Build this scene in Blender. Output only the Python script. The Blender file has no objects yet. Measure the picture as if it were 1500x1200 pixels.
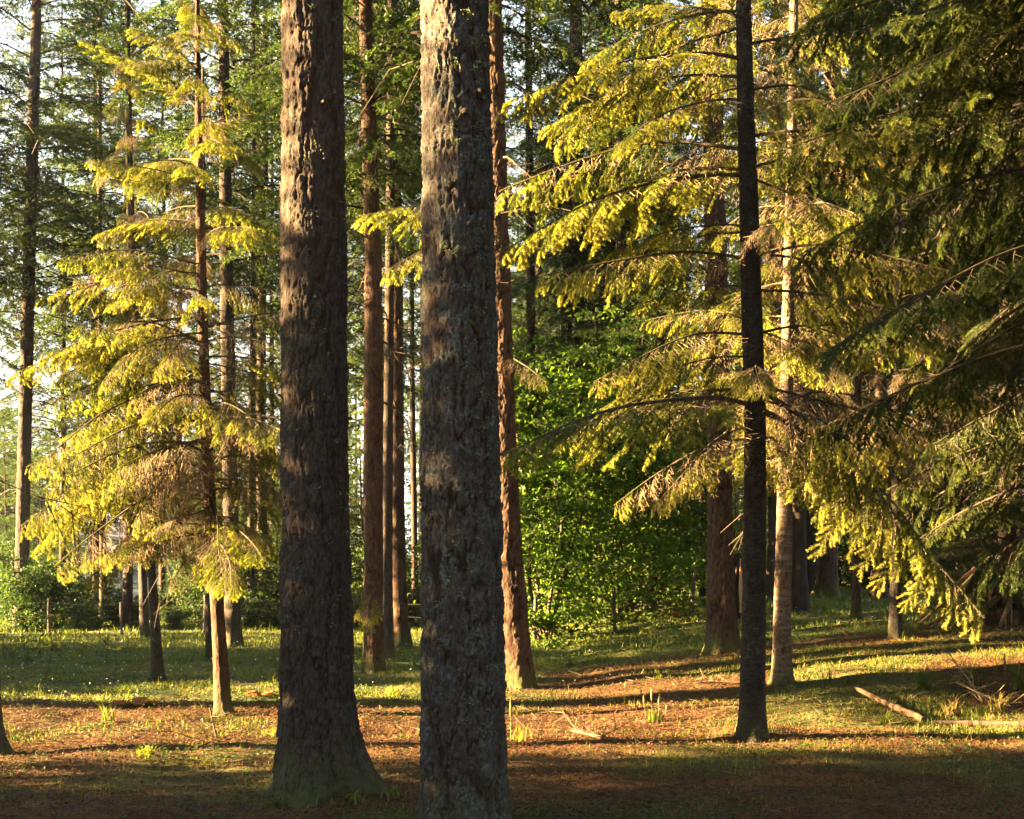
import bpy, math, numpy as np
from mathutils import Matrix, Vector, Euler
R = math.radians
PI = math.pi
sc = bpy.context.scene
COL = sc.collection

# ------------------------------------------------------------------ camera, sky, sun, exposure
CAMZ, FPX, HOR = 1.6, 1700.0, 800.0
cam_data = bpy.data.cameras.new('camera')
cam = bpy.data.objects.new('camera', cam_data)
COL.objects.link(cam)
cam.location = (0, 0, CAMZ)
cam.rotation_euler = (R(90), 0, 0)
cam_data.sensor_width = 36.0
cam_data.lens = 36.0 * FPX / 1500.0
cam_data.shift_y = (HOR - 600.0) / 1500.0
cam_data.clip_start = 0.05
cam_data.clip_end = 900
sc.camera = cam

SUN_EL, SUN_AZ = 11.5, 4.0           # degrees; azimuth: light travels towards +x turned this much to +y
world = bpy.data.worlds.new('World')
sc.world = world
world.use_nodes = True
wn = world.node_tree.nodes
wl = world.node_tree.links
sky = wn.new('ShaderNodeTexSky')
sky.sky_type = 'NISHITA'
sky.sun_disc = False
sky.sun_elevation = R(SUN_EL)
sky.altitude = 50
sky.air_density = 1.0
sky.dust_density = 1.5
sky.ozone_density = 1.0
sunvec = Vector((-math.cos(R(SUN_AZ)), -math.sin(R(SUN_AZ)), 0))   # horizontal direction to the sun
sky.sun_rotation = math.atan2(sunvec.x, sunvec.y)
bgn = wn['Background']
bgn.inputs['Strength'].default_value = 0.05
# thin bright veil of evening cloud, the same all round, thickest low down
tcw = wn.new('ShaderNodeTexCoord'); sxw = wn.new('ShaderNodeSeparateXYZ'); wl.new(tcw.outputs['Generated'], sxw.inputs[0])
mrw = wn.new('ShaderNodeMapRange'); wl.new(sxw.outputs['Z'], mrw.inputs[0])
mrw.inputs[1].default_value = 0.0; mrw.inputs[2].default_value = 0.85; mrw.inputs[3].default_value = 1.7; mrw.inputs[4].default_value = 0.0
mpw = wn.new('ShaderNodeMapping'); mpw.inputs['Scale'].default_value = (1, 1, 2.2); wl.new(tcw.outputs['Generated'], mpw.inputs[0])
nw = wn.new('ShaderNodeTexNoise'); nw.inputs['Scale'].default_value = 3.2; nw.inputs['Detail'].default_value = 5; wl.new(mpw.outputs[0], nw.inputs['Vector'])
rw = wn.new('ShaderNodeMapRange'); wl.new(nw.outputs['Fac'], rw.inputs[0]); rw.inputs[1].default_value = 0.36; rw.inputs[2].default_value = 0.62; rw.inputs[3].default_value = 0.6; rw.inputs[4].default_value = 1.0
mm = wn.new('ShaderNodeMath'); mm.operation = 'MULTIPLY'; mm.use_clamp = True; wl.new(mrw.outputs[0], mm.inputs[0]); wl.new(rw.outputs[0], mm.inputs[1])
mxw = wn.new('ShaderNodeMix'); mxw.data_type = 'RGBA'; wl.new(mm.outputs[0], mxw.inputs[0]); wl.new(sky.outputs[0], mxw.inputs[6])
mxw.inputs[7].default_value = (1.35, 1.45, 1.46, 1)
wl.new(mxw.outputs[2], bgn.inputs['Color'])

sd = bpy.data.lights.new('sun', 'SUN')
sun = bpy.data.objects.new('sun', sd)
COL.objects.link(sun)
sd.energy = 5.0
sd.angle = R(0.55)
sd.color = (1.0, 0.66, 0.30)
dirv = Vector((math.cos(R(SUN_AZ)) * math.cos(R(SUN_EL)), math.sin(R(SUN_AZ)) * math.cos(R(SUN_EL)), -math.sin(R(SUN_EL))))
sun.rotation_euler = dirv.to_track_quat('-Z', 'Y').to_euler()
sun.location = (-30, 0, 20)

vs = sc.view_settings
vs.view_transform = 'Standard'
vs.look = 'None'
vs.exposure = 4.95
vs.gamma = 1.0
vs.use_curve_mapping = False
sc.render.engine = 'CYCLES'
cy = sc.cycles
cy.max_bounces = 6
cy.diffuse_bounces = 4
cy.glossy_bounces = 2
cy.transmission_bounces = 4
cy.transparent_max_bounces = 6
cy.caustics_reflective = False
cy.caustics_refractive = False
cy.use_denoising = True
cy.sample_clamp_indirect = 4.0

# ------------------------------------------------------------------ helpers
def rs(seed):
    return np.random.default_rng(seed)

def sstep(a, b, x):
    t = np.clip((x - a) / (b - a), 0, 1)
    return t * t * (3 - 2 * t)

_vn = {}
def vnoise(x, y, seed=0, px=0):
    """smooth value noise, optional period px in x"""
    if seed not in _vn:
        _vn[seed] = rs(1000 + seed).random((257, 257)) * 2 - 1
    T = _vn[seed]
    xi = np.floor(x).astype(int); yi = np.floor(y).astype(int)
    fx = x - xi; fy = y - yi
    fx = fx * fx * (3 - 2 * fx); fy = fy * fy * (3 - 2 * fy)
    def g(a, b):
        if px: a = a % px
        return T[a % 257, b % 257]
    return (g(xi, yi) * (1 - fx) + g(xi + 1, yi) * fx) * (1 - fy) + (g(xi, yi + 1) * (1 - fx) + g(xi + 1, yi + 1) * fx) * fy

def fbm(x, y, seed=0, oct=4):
    s = 0; a = 1.0; f = 1.0; n = 0
    for k in range(oct):
        s = s + a * vnoise(x * f + 13.7 * k, y * f + 7.3 * k, seed + k); n += a
        a *= 0.5; f *= 2.03
    return s / n

def ground(x, y):
    x = np.asarray(x, float); y = np.asarray(y, float)
    rise = 0.13 * np.clip(x - 0.8, 0, 9) * sstep(8.5, 15, y)
    rise = 0.75 * (1 - np.exp(-rise / 0.75)) if True else rise
    fall = -0.020 * np.clip(y - 14, 0, 40) * (1 - sstep(-1, 4, x))
    und = (0.05 * fbm(x * 0.35 + 3, y * 0.35 + 9, 5, 3) + 0.035 * fbm(x * 1.3 + 1, y * 1.3 + 4, 8, 3)) * sstep(2, 6, y)
    for (mx, my, mh, ms) in ((-1.19, 7.2, 0.10, 0.38), (-0.27, 6.3, 0.06, 0.35), (2.0, 9.7, 0.05, 0.3)):
        und = und + mh * np.exp(-((x - mx) ** 2 + (y - my) ** 2) / (2 * ms * ms)) * (1 + 0.6 * fbm(x * 4, y * 4, 31, 2))
    return rise + fall + und

def gz(x, y):
    return float(ground(x, y))

def P(px, py, d):
    return Vector(((px - 750.0) / FPX * d, d, CAMZ + (HOR - py) / FPX * d))

def G(px, py):
    """ground point seen at pixel"""
    d = 3.0
    while d < 90:
        p = P(px, py, d)
        if p.z <= gz(p.x, p.y): break
        d += 0.02
    return Vector((p.x, p.y, gz(p.x, p.y)))

def grassy(x, y):
    """0 = needle litter, 1 = grass"""
    x = np.asarray(x, float); y = np.asarray(y, float)
    n = fbm(x * 0.55, y * 0.8, 21, 4)
    m1 = sstep(11.1, 12.1, y + 0.9 * n) * (1 - sstep(-0.6, 0.9, x + 0.7 * n + 0 * y))          # left meadow
    m2 = sstep(13.2, 15.8, y + 2.0 * n - 0.35 * np.clip(x, -5, 20))                              # grass on the slope behind
    m3 = sstep(-0.08, 0.35, n + 0.10) * sstep(8.5, 10, y) * sstep(0.6, 2.2, x) * 0.62               # patches right
    m4 = sstep(-0.25, 0.35, n) * sstep(-0.5, 1.6, x) * (1 - sstep(8.2, 9.4, y)) * 0.75               # foreground moss right
    m5 = sstep(0.05, 0.5, n) * 0.5
    return np.clip(np.maximum.reduce([m1, m2, m3, m4, m5]), 0, 1)

# -------- mesh building
class MB:
    """collects vertices / faces; one mesh"""
    def __init__(self):
        self.V = []; self.F3 = []; self.F4 = []; self.M3 = []; self.M4 = []; self.n = 0
    def add(self, v, tris=None, quads=None, mat=0):
        v = np.asarray(v, float).reshape(-1, 3)
        if tris is not None and len(tris):
            t = np.asarray(tris, int) + self.n
            self.F3.append(t); self.M3.append(np.full(len(t), mat))
        if quads is not None and len(quads):
            q = np.asarray(quads, int) + self.n
            self.F4.append(q); self.M4.append(np.full(len(q), mat))
        self.V.append(v); self.n += len(v)
    def mesh(self, name, mats, smooth=False, attr=None):
        me = bpy.data.meshes.new(name)
        V = np.concatenate(self.V) if self.V else np.zeros((0, 3))
        F3 = np.concatenate(self.F3) if self.F3 else np.zeros((0, 3), int)
        F4 = np.concatenate(self.F4) if self.F4 else np.zeros((0, 4), int)
        M = np.concatenate(self.M3 + self.M4) if (self.M3 or self.M4) else np.zeros(0, int)
        me.vertices.add(len(V)); me.vertices.foreach_set('co', V.astype(np.float32).ravel())
        nl = F3.size + F4.size
        me.loops.add(nl)
        me.loops.foreach_set('vertex_index', np.concatenate([F3.ravel(), F4.ravel()]).astype(np.int32))
        npoly = len(F3) + len(F4)
        me.polygons.add(npoly)
        ls = np.concatenate([np.arange(len(F3)) * 3, len(F3) * 3 + np.arange(len(F4)) * 4]).astype(np.int32)
        me.polygons.foreach_set('loop_start', ls)
        for m in mats: me.materials.append(m)
        me.polygons.foreach_set('material_index', M.astype(np.int32))
        me.polygons.foreach_set('use_smooth', np.full(npoly, bool(smooth)))
        me.update(calc_edges=True)
        if attr:
            for k, a in attr.items():
                at = me.attributes.new(k, 'FLOAT', 'POINT')
                at.data.foreach_set('value', np.asarray(a, np.float32))
        return me

def frames(D):
    """two unit vectors perpendicular to each row of D"""
    D = D / np.maximum(np.linalg.norm(D, axis=1, keepdims=True), 1e-9)
    up = np.where(np.abs(D[:, 2:3]) > 0.93, np.array([[1.0, 0, 0]]), np.array([[0, 0, 1.0]]))
    U = np.cross(D, up); U /= np.maximum(np.linalg.norm(U, axis=1, keepdims=True), 1e-9)
    W = np.cross(U, D)
    return D, U, W

def tube(mb, pts, rad, n=6, mat=0, cap=True):
    pts = np.asarray(pts, float); rad = np.asarray(rad, float) * np.ones(len(pts))
    T = np.gradient(pts, axis=0)
    D, U, W = frames(T)
    a = np.arange(n) * 2 * PI / n
    ring = pts[:, None, :] + rad[:, None, None] * (np.cos(a)[None, :, None] * U[:, None, :] + np.sin(a)[None, :, None] * W[:, None, :])
    m = len(pts)
    i = np.arange(m - 1)[:, None] * n; j = np.arange(n)[None, :]; k = (j + 1) % n
    q = np.stack([i + j, i + k, i + n + k, i + n + j], -1).reshape(-1, 4)
    tri = []
    v = ring.reshape(-1, 3)
    if cap:
        v = np.vstack([v, pts[0] , pts[-1]])
        for jj in range(n):
            tri.append((m * n, (jj + 1) % n, jj))
            tri.append((m * n + 1, (m - 1) * n + jj, (m - 1) * n + (jj + 1) % n))
    mb.add(v, tri, q, mat)

def sticks(mb, A, B, r0, r1, mat=0):
    """many 3-sided tapered sticks"""
    A = np.asarray(A, float); B = np.asarray(B, float)
    if not len(A): return
    D, U, W = frames(B - A)
    a = np.arange(3) * 2 * PI / 3
    off = np.cos(a)[None, :, None] * U[:, None, :] + np.sin(a)[None, :, None] * W[:, None, :]
    r0 = np.asarray(r0) * np.ones(len(A)); r1 = np.asarray(r1) * np.ones(len(A))
    v = np.concatenate([A[:, None] + off * r0[:, None, None], B[:, None] + off * r1[:, None, None]], 1)
    base = (np.arange(len(A)) * 6)[:, None, None]
    q = np.array([[0, 1, 4, 3], [1, 2, 5, 4], [2, 0, 3, 5]])[None] + base
    mb.add(v.reshape(-1, 3), None, q.reshape(-1, 4), mat)

def needles(mb, A, B, n, ln, w, rng, mat=0, spread=0.85, flat=0.65, jit=0.3):
    """n flat pointed needles along every segment A-B"""
    A = np.asarray(A, float); B = np.asarray(B, float)
    if not len(A) or n < 1: return
    m = len(A)
    D, U, W = frames(B - A)
    t = rng.random((m, n)) ** 0.9
    pos = A[:, None] + (B - A)[:, None] * t[..., None]
    ang = rng.random((m, n)) * 2 * PI
    ca = np.cos(ang); sa = np.sin(ang) * (1 - flat) + flat * 0.25
    side = ca[..., None] * U[:, None] + sa[..., None] * W[:, None]
    side /= np.maximum(np.linalg.norm(side, axis=2, keepdims=True), 1e-6)
    sp = spread * (1 + jit * rng.standard_normal((m, n)))[..., None]
    d = D[:, None] * np.cos(sp) + side * np.sin(sp)
    L = ln * (0.7 + 0.6 * rng.random((m, n)))[..., None] * (1.0 - 0.35 * t[..., None] ** 3)
    tip = pos + d * L
    q = np.cross(d, rng.standard_normal((m, n, 3)) * 0.6 + np.array([0, 0, 1.0]))
    q /= np.maximum(np.linalg.norm(q, axis=2, keepdims=True), 1e-6)
    v = np.stack([pos - q * w / 2, pos + q * w / 2, tip], 2).reshape(-1, 3)
    f = np.arange(m * n * 3).reshape(-1, 3)
    mb.add(v, f, None, mat)

def obj(name, me, parent=None, loc=(0, 0, 0)):
    o = bpy.data.objects.new(name, me)
    COL.objects.link(o)
    o.location = loc
    if parent is not None: o.parent = parent
    return o

def tag(o, label=None, cat=None, group=None, kind=None):
    if label: o['label'] = label
    if cat: o['category'] = cat
    if group: o['group'] = group
    if kind: o['kind'] = kind
    return o

def root(name, loc, label, cat, group=None):
    o = obj(name, None, None, loc)
    o.empty_display_size = 0.3
    return tag(o, label, cat, group)

# ------------------------------------------------------------------ materials
def new_mat(name):
    m = bpy.data.materials.new(name); m.use_nodes = True
    nt = m.node_tree; nt.nodes.clear()
    out = nt.nodes.new('ShaderNodeOutputMaterial')
    return m, nt, nt.nodes, nt.links, out

def N(nt, t, **kw):
    n = nt.nodes.new(t)
    for k, v in kw.items():
        if k in n.inputs.keys(): n.inputs[k].default_value = v
        else: setattr(n, k, v)
    return n

def ramp(nt, fac, stops):
    r = nt.nodes.new('ShaderNodeValToRGB')
    e = r.color_ramp.elements
    while len(e) < len(stops): e.new(0.5)
    for i, (p, c) in enumerate(stops):
        e[i].position = p; e[i].color = (*c, 1)
    nt.links.new(fac, r.inputs[0])
    return r.outputs[0]

def mix(nt, fac, a, b, mode='MIX'):
    n = nt.nodes.new('ShaderNodeMix'); n.data_type = 'RGBA'; n.blend_type = mode
    for s, v in ((n.inputs[0], fac), (n.inputs[6], a), (n.inputs[7], b)):
        if hasattr(v, 'is_linked') or isinstance(v, bpy.types.NodeSocket): nt.links.new(v, s)
        elif isinstance(v, (int, float)): s.default_value = v
        else: s.default_value = (*v, 1)
    return n.outputs[2]

def noise(nt, vec, scale, detail=4, rough=0.55, dist=0.0):
    n = N(nt, 'ShaderNodeTexNoise', Scale=scale, Detail=detail, Roughness=rough, Distortion=dist)
    if vec is not None: nt.links.new(vec, n.inputs['Vector'])
    return n.outputs['Fac']

def leaf_mat(name, c1, c2, c3, trans=0.4, scale=1.3, rough=0.5, warmtrans=1.0, spec=0.3):
    m, nt, nd, lk, out = new_mat(name)
    geo = N(nt, 'ShaderNodeNewGeometry'); oi = N(nt, 'ShaderNodeObjectInfo')
    f = noise(nt, geo.outputs['Position'], scale, 3)
    col = ramp(nt, f, [(0.32, c1), (0.52, c2), (0.72, c3)])
    f2 = noise(nt, geo.outputs['Position'], scale * 22, 1)
    hs = N(nt, 'ShaderNodeHueSaturation')
    mr = N(nt, 'ShaderNodeMapRange'); lk.new(f2, mr.inputs[0]); mr.inputs[1].default_value = 0.3; mr.inputs[2].default_value = 0.7
    mr.inputs[3].default_value = 0.6; mr.inputs[4].default_value = 1.4
    lk.new(mr.outputs[0], hs.inputs['Value'])
    mh = N(nt, 'ShaderNodeMapRange'); lk.new(oi.outputs['Random'], mh.inputs[0]); mh.inputs[3].default_value = 0.485; mh.inputs[4].default_value = 0.515
    lk.new(mh.outputs[0], hs.inputs['Hue'])
    lk.new(col, hs.inputs['Color'])
    b = N(nt, 'ShaderNodeBsdfPrincipled', Roughness=rough)
    b.inputs['Specular IOR Level'].default_value = spec
    lk.new(hs.outputs[0], b.inputs['Base Color'])
    t = N(nt, 'ShaderNodeBsdfTranslucent')
    tc = mix(nt, 1.0, hs.outputs[0], (1.5 * warmtrans, 1.6, 0.7), 'MULTIPLY')
    lk.new(tc, t.inputs['Color'])
    mx = N(nt, 'ShaderNodeMixShader'); mx.inputs[0].default_value = trans
    lk.new(b.outputs[0], mx.inputs[1]); lk.new(t.outputs[0], mx.inputs[2])
    lk.new(mx.outputs[0], out.inputs[0])
    return m

def plain_mat(name, c1, c2, scale=20, rough=0.8, bump=0.0, stretch=(1, 1, 1)):
    m, nt, nd, lk, out = new_mat(name)
    tc = N(nt, 'ShaderNodeTexCoord'); mp = N(nt, 'ShaderNodeMapping')
    mp.inputs['Scale'].default_value = stretch
    lk.new(tc.outputs['Object'], mp.inputs[0])
    f = noise(nt, mp.outputs[0], scale, 5)
    col = ramp(nt, f, [(0.35, c1), (0.65, c2)])
    b = N(nt, 'ShaderNodeBsdfPrincipled', Roughness=rough)
    b.inputs['Specular IOR Level'].default_value = 0.25
    lk.new(col, b.inputs['Base Color'])
    if bump:
        bp = N(nt, 'ShaderNodeBump', Strength=bump, Distance=0.01)
        lk.new(f, bp.inputs['Height']); lk.new(bp.outputs[0], b.inputs['Normal'])
    lk.new(b.outputs[0], out.inputs[0])
    return m

def bark_mat(name, plate1, plate2, inner, lichen, lich_amt=0.5, moss_amt=0.0, vs_=(1, 1, 0.42), scale=30, bands=0.0):
    m, nt, nd, lk, out = new_mat(name)
    tc = N(nt, 'ShaderNodeTexCoord'); mp = N(nt, 'ShaderNodeMapping')
    mp.inputs['Scale'].default_value = vs_
    lk.new(tc.outputs['Object'], mp.inputs[0])
    at = N(nt, 'ShaderNodeAttribute', attribute_name='relief')
    f = noise(nt, mp.outputs[0], scale, 6, 0.65)
    f_b = noise(nt, tc.outputs['Object'], 3.0, 3)
    plate = mix(nt, f_b, plate1, plate2)
    plate = mix(nt, 1.0, plate, ramp(nt, f, [(0.3, (0.35, 0.35, 0.35)), (0.7, (1.6, 1.55, 1.5))]), 'MULTIPLY')
    rel = ramp(nt, at.outputs['Fac'], [(0.12, (0, 0, 0)), (0.5, (1, 1, 1))])
    col = mix(nt, rel, inner, plate)
    fl = noise(nt, tc.outputs['Object'], 7.0, 5, 0.7)
    lm = ramp(nt, fl, [(0.62 - 0.16 * lich_amt, (0, 0, 0)), (0.70 - 0.14 * lich_amt, (1, 1, 1))])
    fl2 = noise(nt, tc.outputs['Object'], 55.0, 3, 0.7)
    lm2 = ramp(nt, fl2, [(0.48, (0, 0, 0)), (0.60, (1, 1, 1))])
    lmm = mix(nt, 1.0, lm, lm2, 'MULTIPLY')
    lmm = mix(nt, 1.0, lmm, rel, 'MULTIPLY')
    sc_ = mix(nt, 1.0, lmm, (0.75, 0.75, 0.75), 'MULTIPLY')
    col = mix(nt, sc_, col, lichen)
    if bands:
        mb_ = N(nt, 'ShaderNodeMapping'); mb_.inputs['Scale'].default_value = (1, 1, 9)
        lk.new(tc.outputs['Object'], mb_.inputs[0])
        fb = noise(nt, mb_.outputs[0], 2.2, 3)
        bm = ramp(nt, fb, [(0.52, (0, 0, 0)), (0.62, (bands, bands, bands))])
        col = mix(nt, bm, col, (0.21, 0.18, 0.15))
    if moss_amt:
        sx = N(nt, 'ShaderNodeSeparateXYZ'); lk.new(tc.outputs['Object'], sx.inputs[0])
        mr = N(nt, 'ShaderNodeMapRange'); lk.new(sx.outputs['Z'], mr.inputs[0])
        mr.inputs[1].default_value = 0.02; mr.inputs[2].default_value = 0.38; mr.inputs[3].default_value = moss_amt; mr.inputs[4].default_value = 0.0
        fm = noise(nt, tc.outputs['Object'], 9, 4)
        mm = N(nt, 'ShaderNodeMath', operation='MULTIPLY'); lk.new(mr.outputs[0], mm.inputs[0]); lk.new(ramp(nt, fm, [(0.33, (0, 0, 0)), (0.5, (1, 1, 1))]), mm.inputs[1])
        col = mix(nt, mm.outputs[0], col, (0.07, 0.085, 0.02))
    b = N(nt, 'ShaderNodeBsdfPrincipled', Roughness=0.9)
    b.inputs['Specular IOR Level'].default_value = 0.2
    lk.new(col, b.inputs['Base Color'])
    bp = N(nt, 'ShaderNodeBump', Strength=1.0, Distance=0.018)
    ff = noise(nt, mp.outputs[0], scale * 2.6, 3, 0.7); fa = N(nt, 'ShaderNodeMath', operation='MULTIPLY_ADD'); lk.new(ff, fa.inputs[0]); fa.inputs[1].default_value = 0.5; lk.new(f, fa.inputs[2])
    lk.new(fa.outputs[0], bp.inputs['Height']); lk.new(bp.outputs[0], b.inputs['Normal'])
    lk.new(b.outputs[0], out.inputs[0])
    return m

M_bark = bark_mat('fir_bark', (0.046, 0.037, 0.030), (0.072, 0.057, 0.046), (0.034, 0.020, 0.014), (0.0884, 0.1088, 0.0952), 0.35, 0.6, scale=60)
M_bark2 = bark_mat('lichened_fir_bark', (0.050, 0.043, 0.038), (0.080, 0.068, 0.059), (0.0299, 0.0163, 0.0109), (0.1292, 0.1768, 0.1700), 0.85, 0.3, scale=60)
M_barkred = bark_mat('reddish_bark', (0.0544, 0.0326, 0.0218), (0.0748, 0.0462, 0.0306), (0.0218, 0.0098, 0.0060), (0.0748, 0.0748, 0.0612), 0.15, 0.8, scale=30)
M_barkyoung = bark_mat('young_bark', (0.0306, 0.0252, 0.0211), (0.0476, 0.0394, 0.0326), (0.0190, 0.0141, 0.0109), (0.1156, 0.1224, 0.1088), 0.55, 0.3, (1, 1, 2.2), 26)
M_barkpale = bark_mat('pale_bark', (0.1170, 0.0792, 0.0558), (0.1530, 0.1080, 0.0765), (0.0432, 0.0252, 0.0173), (0.2070, 0.1890, 0.1620), 0.4, 0.6, (1, 1, 1.8), 26, bands=0.6)
M_barkfar = plain_mat('far_bark', (0.0170, 0.0122, 0.0095), (0.0476, 0.0306, 0.0218), 14, 0.9, 0.8, (1, 1, 0.3))
M_twig = plain_mat('twig_bark', (0.035, 0.028, 0.018), (0.085, 0.062, 0.04), 18, 0.9)
M_dead = plain_mat('dead_twig', (0.14, 0.10, 0.055), (0.26, 0.19, 0.11), 12, 0.9)
M_old = leaf_mat('fir_needles', (0.045, 0.060, 0.012), (0.085, 0.098, 0.017), (0.15, 0.15, 0.030), 0.5, 1.8)
M_darkneedle = leaf_mat('shade_dark_needles', (0.016, 0.026, 0.008), (0.028, 0.042, 0.011), (0.050, 0.066, 0.015), 0.35)  # needle colour darkened to stand in for shade on the right
M_darktip = leaf_mat('shade_dark_tips', (0.05, 0.07, 0.014), (0.075, 0.095, 0.017), (0.11, 0.125, 0.022), 0.4)  # tip colour dimmed likewise, shade painted into the foliage
M_tip = leaf_mat('fir_new_growth', (0.16, 0.175, 0.026), (0.25, 0.245, 0.045), (0.37, 0.34, 0.085), 0.5, 2.6)
M_farn = leaf_mat('forest_needles', (0.025, 0.045, 0.013), (0.042, 0.070, 0.018), (0.072, 0.105, 0.024), 0.48, 0.5)
M_maple = leaf_mat('maple_leaves', (0.036, 0.065, 0.011), (0.075, 0.125, 0.017), (0.13, 0.19, 0.028), 0.6, 1.0)
M_shrub = leaf_mat('shrub_leaves', (0.020, 0.042, 0.013), (0.038, 0.070, 0.020), (0.065, 0.105, 0.028), 0.42, 0.8)
M_grass = leaf_mat('grass_blades', (0.055, 0.075, 0.012), (0.095, 0.12, 0.017), (0.17, 0.17, 0.03), 0.45, 1.0)
M_dry = leaf_mat('dry_grass', (0.13, 0.095, 0.035), (0.19, 0.14, 0.05), (0.25, 0.19, 0.08), 0.4, 1.5)
M_fern = leaf_mat('fern_leaves', (0.10, 0.12, 0.02), (0.15, 0.18, 0.03), (0.2, 0.22, 0.04), 0.45, 2)
M_litter = leaf_mat('litter', (0.055, 0.020, 0.008), (0.115, 0.054, 0.016), (0.20, 0.12, 0.037), 0.15, 3.0, 0.8)
M_flake = leaf_mat('bark_flakes', (0.03, 0.018, 0.012), (0.06, 0.032, 0.02), (0.13, 0.075, 0.04), 0.05, 4.0, 0.9)
M_deadfern = leaf_mat('dead_fern', (0.22, 0.09, 0.03), (0.32, 0.14, 0.05), (0.38, 0.2, 0.08), 0.25, 3.0, 0.8)
M_white = plain_mat('white_petals', (0.75, 0.75, 0.7), (0.8, 0.8, 0.78), 30, 0.6)
M_yellow = plain_mat('yellow_petals', (0.7, 0.5, 0.02), (0.8, 0.6, 0.04), 30, 0.6)
M_lichtuft = leaf_mat('lichen_tufts', (0.13, 0.15, 0.08), (0.17, 0.20, 0.13), (0.22, 0.27, 0.22), 0.2, 8, 0.9)
M_post = plain_mat('weathered_post', (0.07, 0.055, 0.045), (0.13, 0.10, 0.08), 12, 0.9, 0.5, (1, 1, 0.2))
M_wire = plain_mat('wire', (0.05, 0.05, 0.045), (0.09, 0.09, 0.08), 12, 0.5)
M_log = plain_mat('log_wood', (0.07, 0.042, 0.026), (0.15, 0.088, 0.05), 10, 0.9, 0.8, (0.3, 2, 2))
M_logdark = plain_mat('dark_log', (0.05, 0.035, 0.025), (0.11, 0.08, 0.055), 10, 0.9, 0.8, (0.3, 2, 2))
M_char = plain_mat('burnt_wood', (0.015, 0.012, 0.010), (0.06, 0.035, 0.02), 8, 0.95, 0.8)
M_cut = plain_mat('broken_wood', (0.42, 0.24, 0.10), (0.5, 0.3, 0.14), 12, 0.85)
M_siding = plain_mat('pale_blue_siding', (0.36, 0.46, 0.52), (0.42, 0.52, 0.58), 3, 0.7)
M_trim = plain_mat('white_trim', (0.7, 0.7, 0.7), (0.78, 0.78, 0.78), 3, 0.6)
M_roofm = plain_mat('roofing', (0.13, 0.15, 0.19), (0.18, 0.20, 0.25), 5, 0.9)
M_glass = plain_mat('window_glass', (0.03, 0.05, 0.06), (0.05, 0.07, 0.08), 1, 0.08)

def ground_mat():
    m, nt, nd, lk, out = new_mat('forest_floor')
    geo = N(nt, 'ShaderNodeNewGeometry')
    at = N(nt, 'ShaderNodeAttribute', attribute_name='grassy')
    p = geo.outputs['Position']
    f1 = noise(nt, p, 34, 6, 0.7); f2 = noise(nt, p, 2.2, 4); f3 = noise(nt, p, 9, 4, 0.6)
    lit = ramp(nt, f1, [(0.32, (0.018, 0.010, 0.007)), (0.46, (0.040, 0.018, 0.008)), (0.58, (0.095, 0.047, 0.015)), (0.72, (0.18, 0.10, 0.034))])
    lit = mix(nt, ramp(nt, f2, [(0.35, (0, 0, 0)), (0.65, (0.75, 0.75, 0.75))]), lit, ramp(nt, f1, [(0.3, (0.035, 0.024, 0.010)), (0.6, (0.12, 0.085, 0.03)), (0.75, (0.22, 0.16, 0.06))]))
    grs = ramp(nt, f1, [(0.30, (0.025, 0.035, 0.010)), (0.5, (0.055, 0.080, 0.016)), (0.7, (0.11, 0.13, 0.03))])
    grs = mix(nt, ramp(nt, f2, [(0.4, (0, 0, 0)), (0.7, (0.6, 0.6, 0.6))]), grs, (0.12, 0.095, 0.035))
    add = N(nt, 'ShaderNodeMath', operation='ADD'); lk.new(at.outputs['Fac'], add.inputs[0])
    sub = N(nt, 'ShaderNodeMath', operation='MULTIPLY_ADD'); lk.new(f3, sub.inputs[0]); sub.inputs[1].default_value = 1.2; sub.inputs[2].default_value = -0.6
    lk.new(sub.outputs[0], add.inputs[1])
    gm = ramp(nt, add.outputs[0], [(0.30, (0, 0, 0)), (0.62, (1, 1, 1))])
    col = mix(nt, gm, lit, grs)
    b = N(nt, 'ShaderNodeBsdfPrincipled', Roughness=0.95)
    b.inputs['Specular IOR Level'].default_value = 0.15
    lk.new(col, b.inputs['Base Color'])
    bp = N(nt, 'ShaderNodeBump', Strength=1.0, Distance=0.03)
    lk.new(f1, bp.inputs['Height']); lk.new(bp.outputs[0], b.inputs['Normal'])
    lk.new(b.outputs[0], out.inputs[0])
    return m
M_ground = ground_mat()

# ------------------------------------------------------------------ ground
def make_ground():
    def axis(lo, a, b, hi, step, grow):
        c = list(np.arange(a, b + 1e-6, step))
        s = step; v = b
        while v < hi: s *= grow; v += s; c.append(v)
        s = step; v = a; pre = []
        while v > lo: s *= grow; v -= s; pre.append(v)
        return np.array(pre[::-1] + c)
    X = axis(-240, -7, 11, 240, 0.075, 1.12); Y = axis(-80, 5, 19, 280, 0.075, 1.1)
    gx, gy = np.meshgrid(X, Y)
    g = grassy(gx, gy)
    near = (1 - sstep(22, 34, gy)) * sstep(-3, 3, gy)
    z = ground(gx, gy) + near * (0.018 * fbm(gx * 3.1, gy * 3.1, 40, 4) + 0.020 * np.abs(fbm(gx * 9, gy * 9, 47, 2)))
    mb = MB()
    ny, nx = gx.shape
    i = np.arange(ny - 1)[:, None] * nx; j = np.arange(nx - 1)[None, :]
    q = np.stack([i + j, i + j + 1, i + nx + j + 1, i + nx + j], -1).reshape(-1, 4)
    mb.add(np.stack([gx, gy, z], -1).reshape(-1, 3), None, q, 0)
    me = mb.mesh('ground', [M_ground], True, {'grassy': g.ravel()})
    tag(obj('ground', me), kind='structure')
make_ground()

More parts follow.
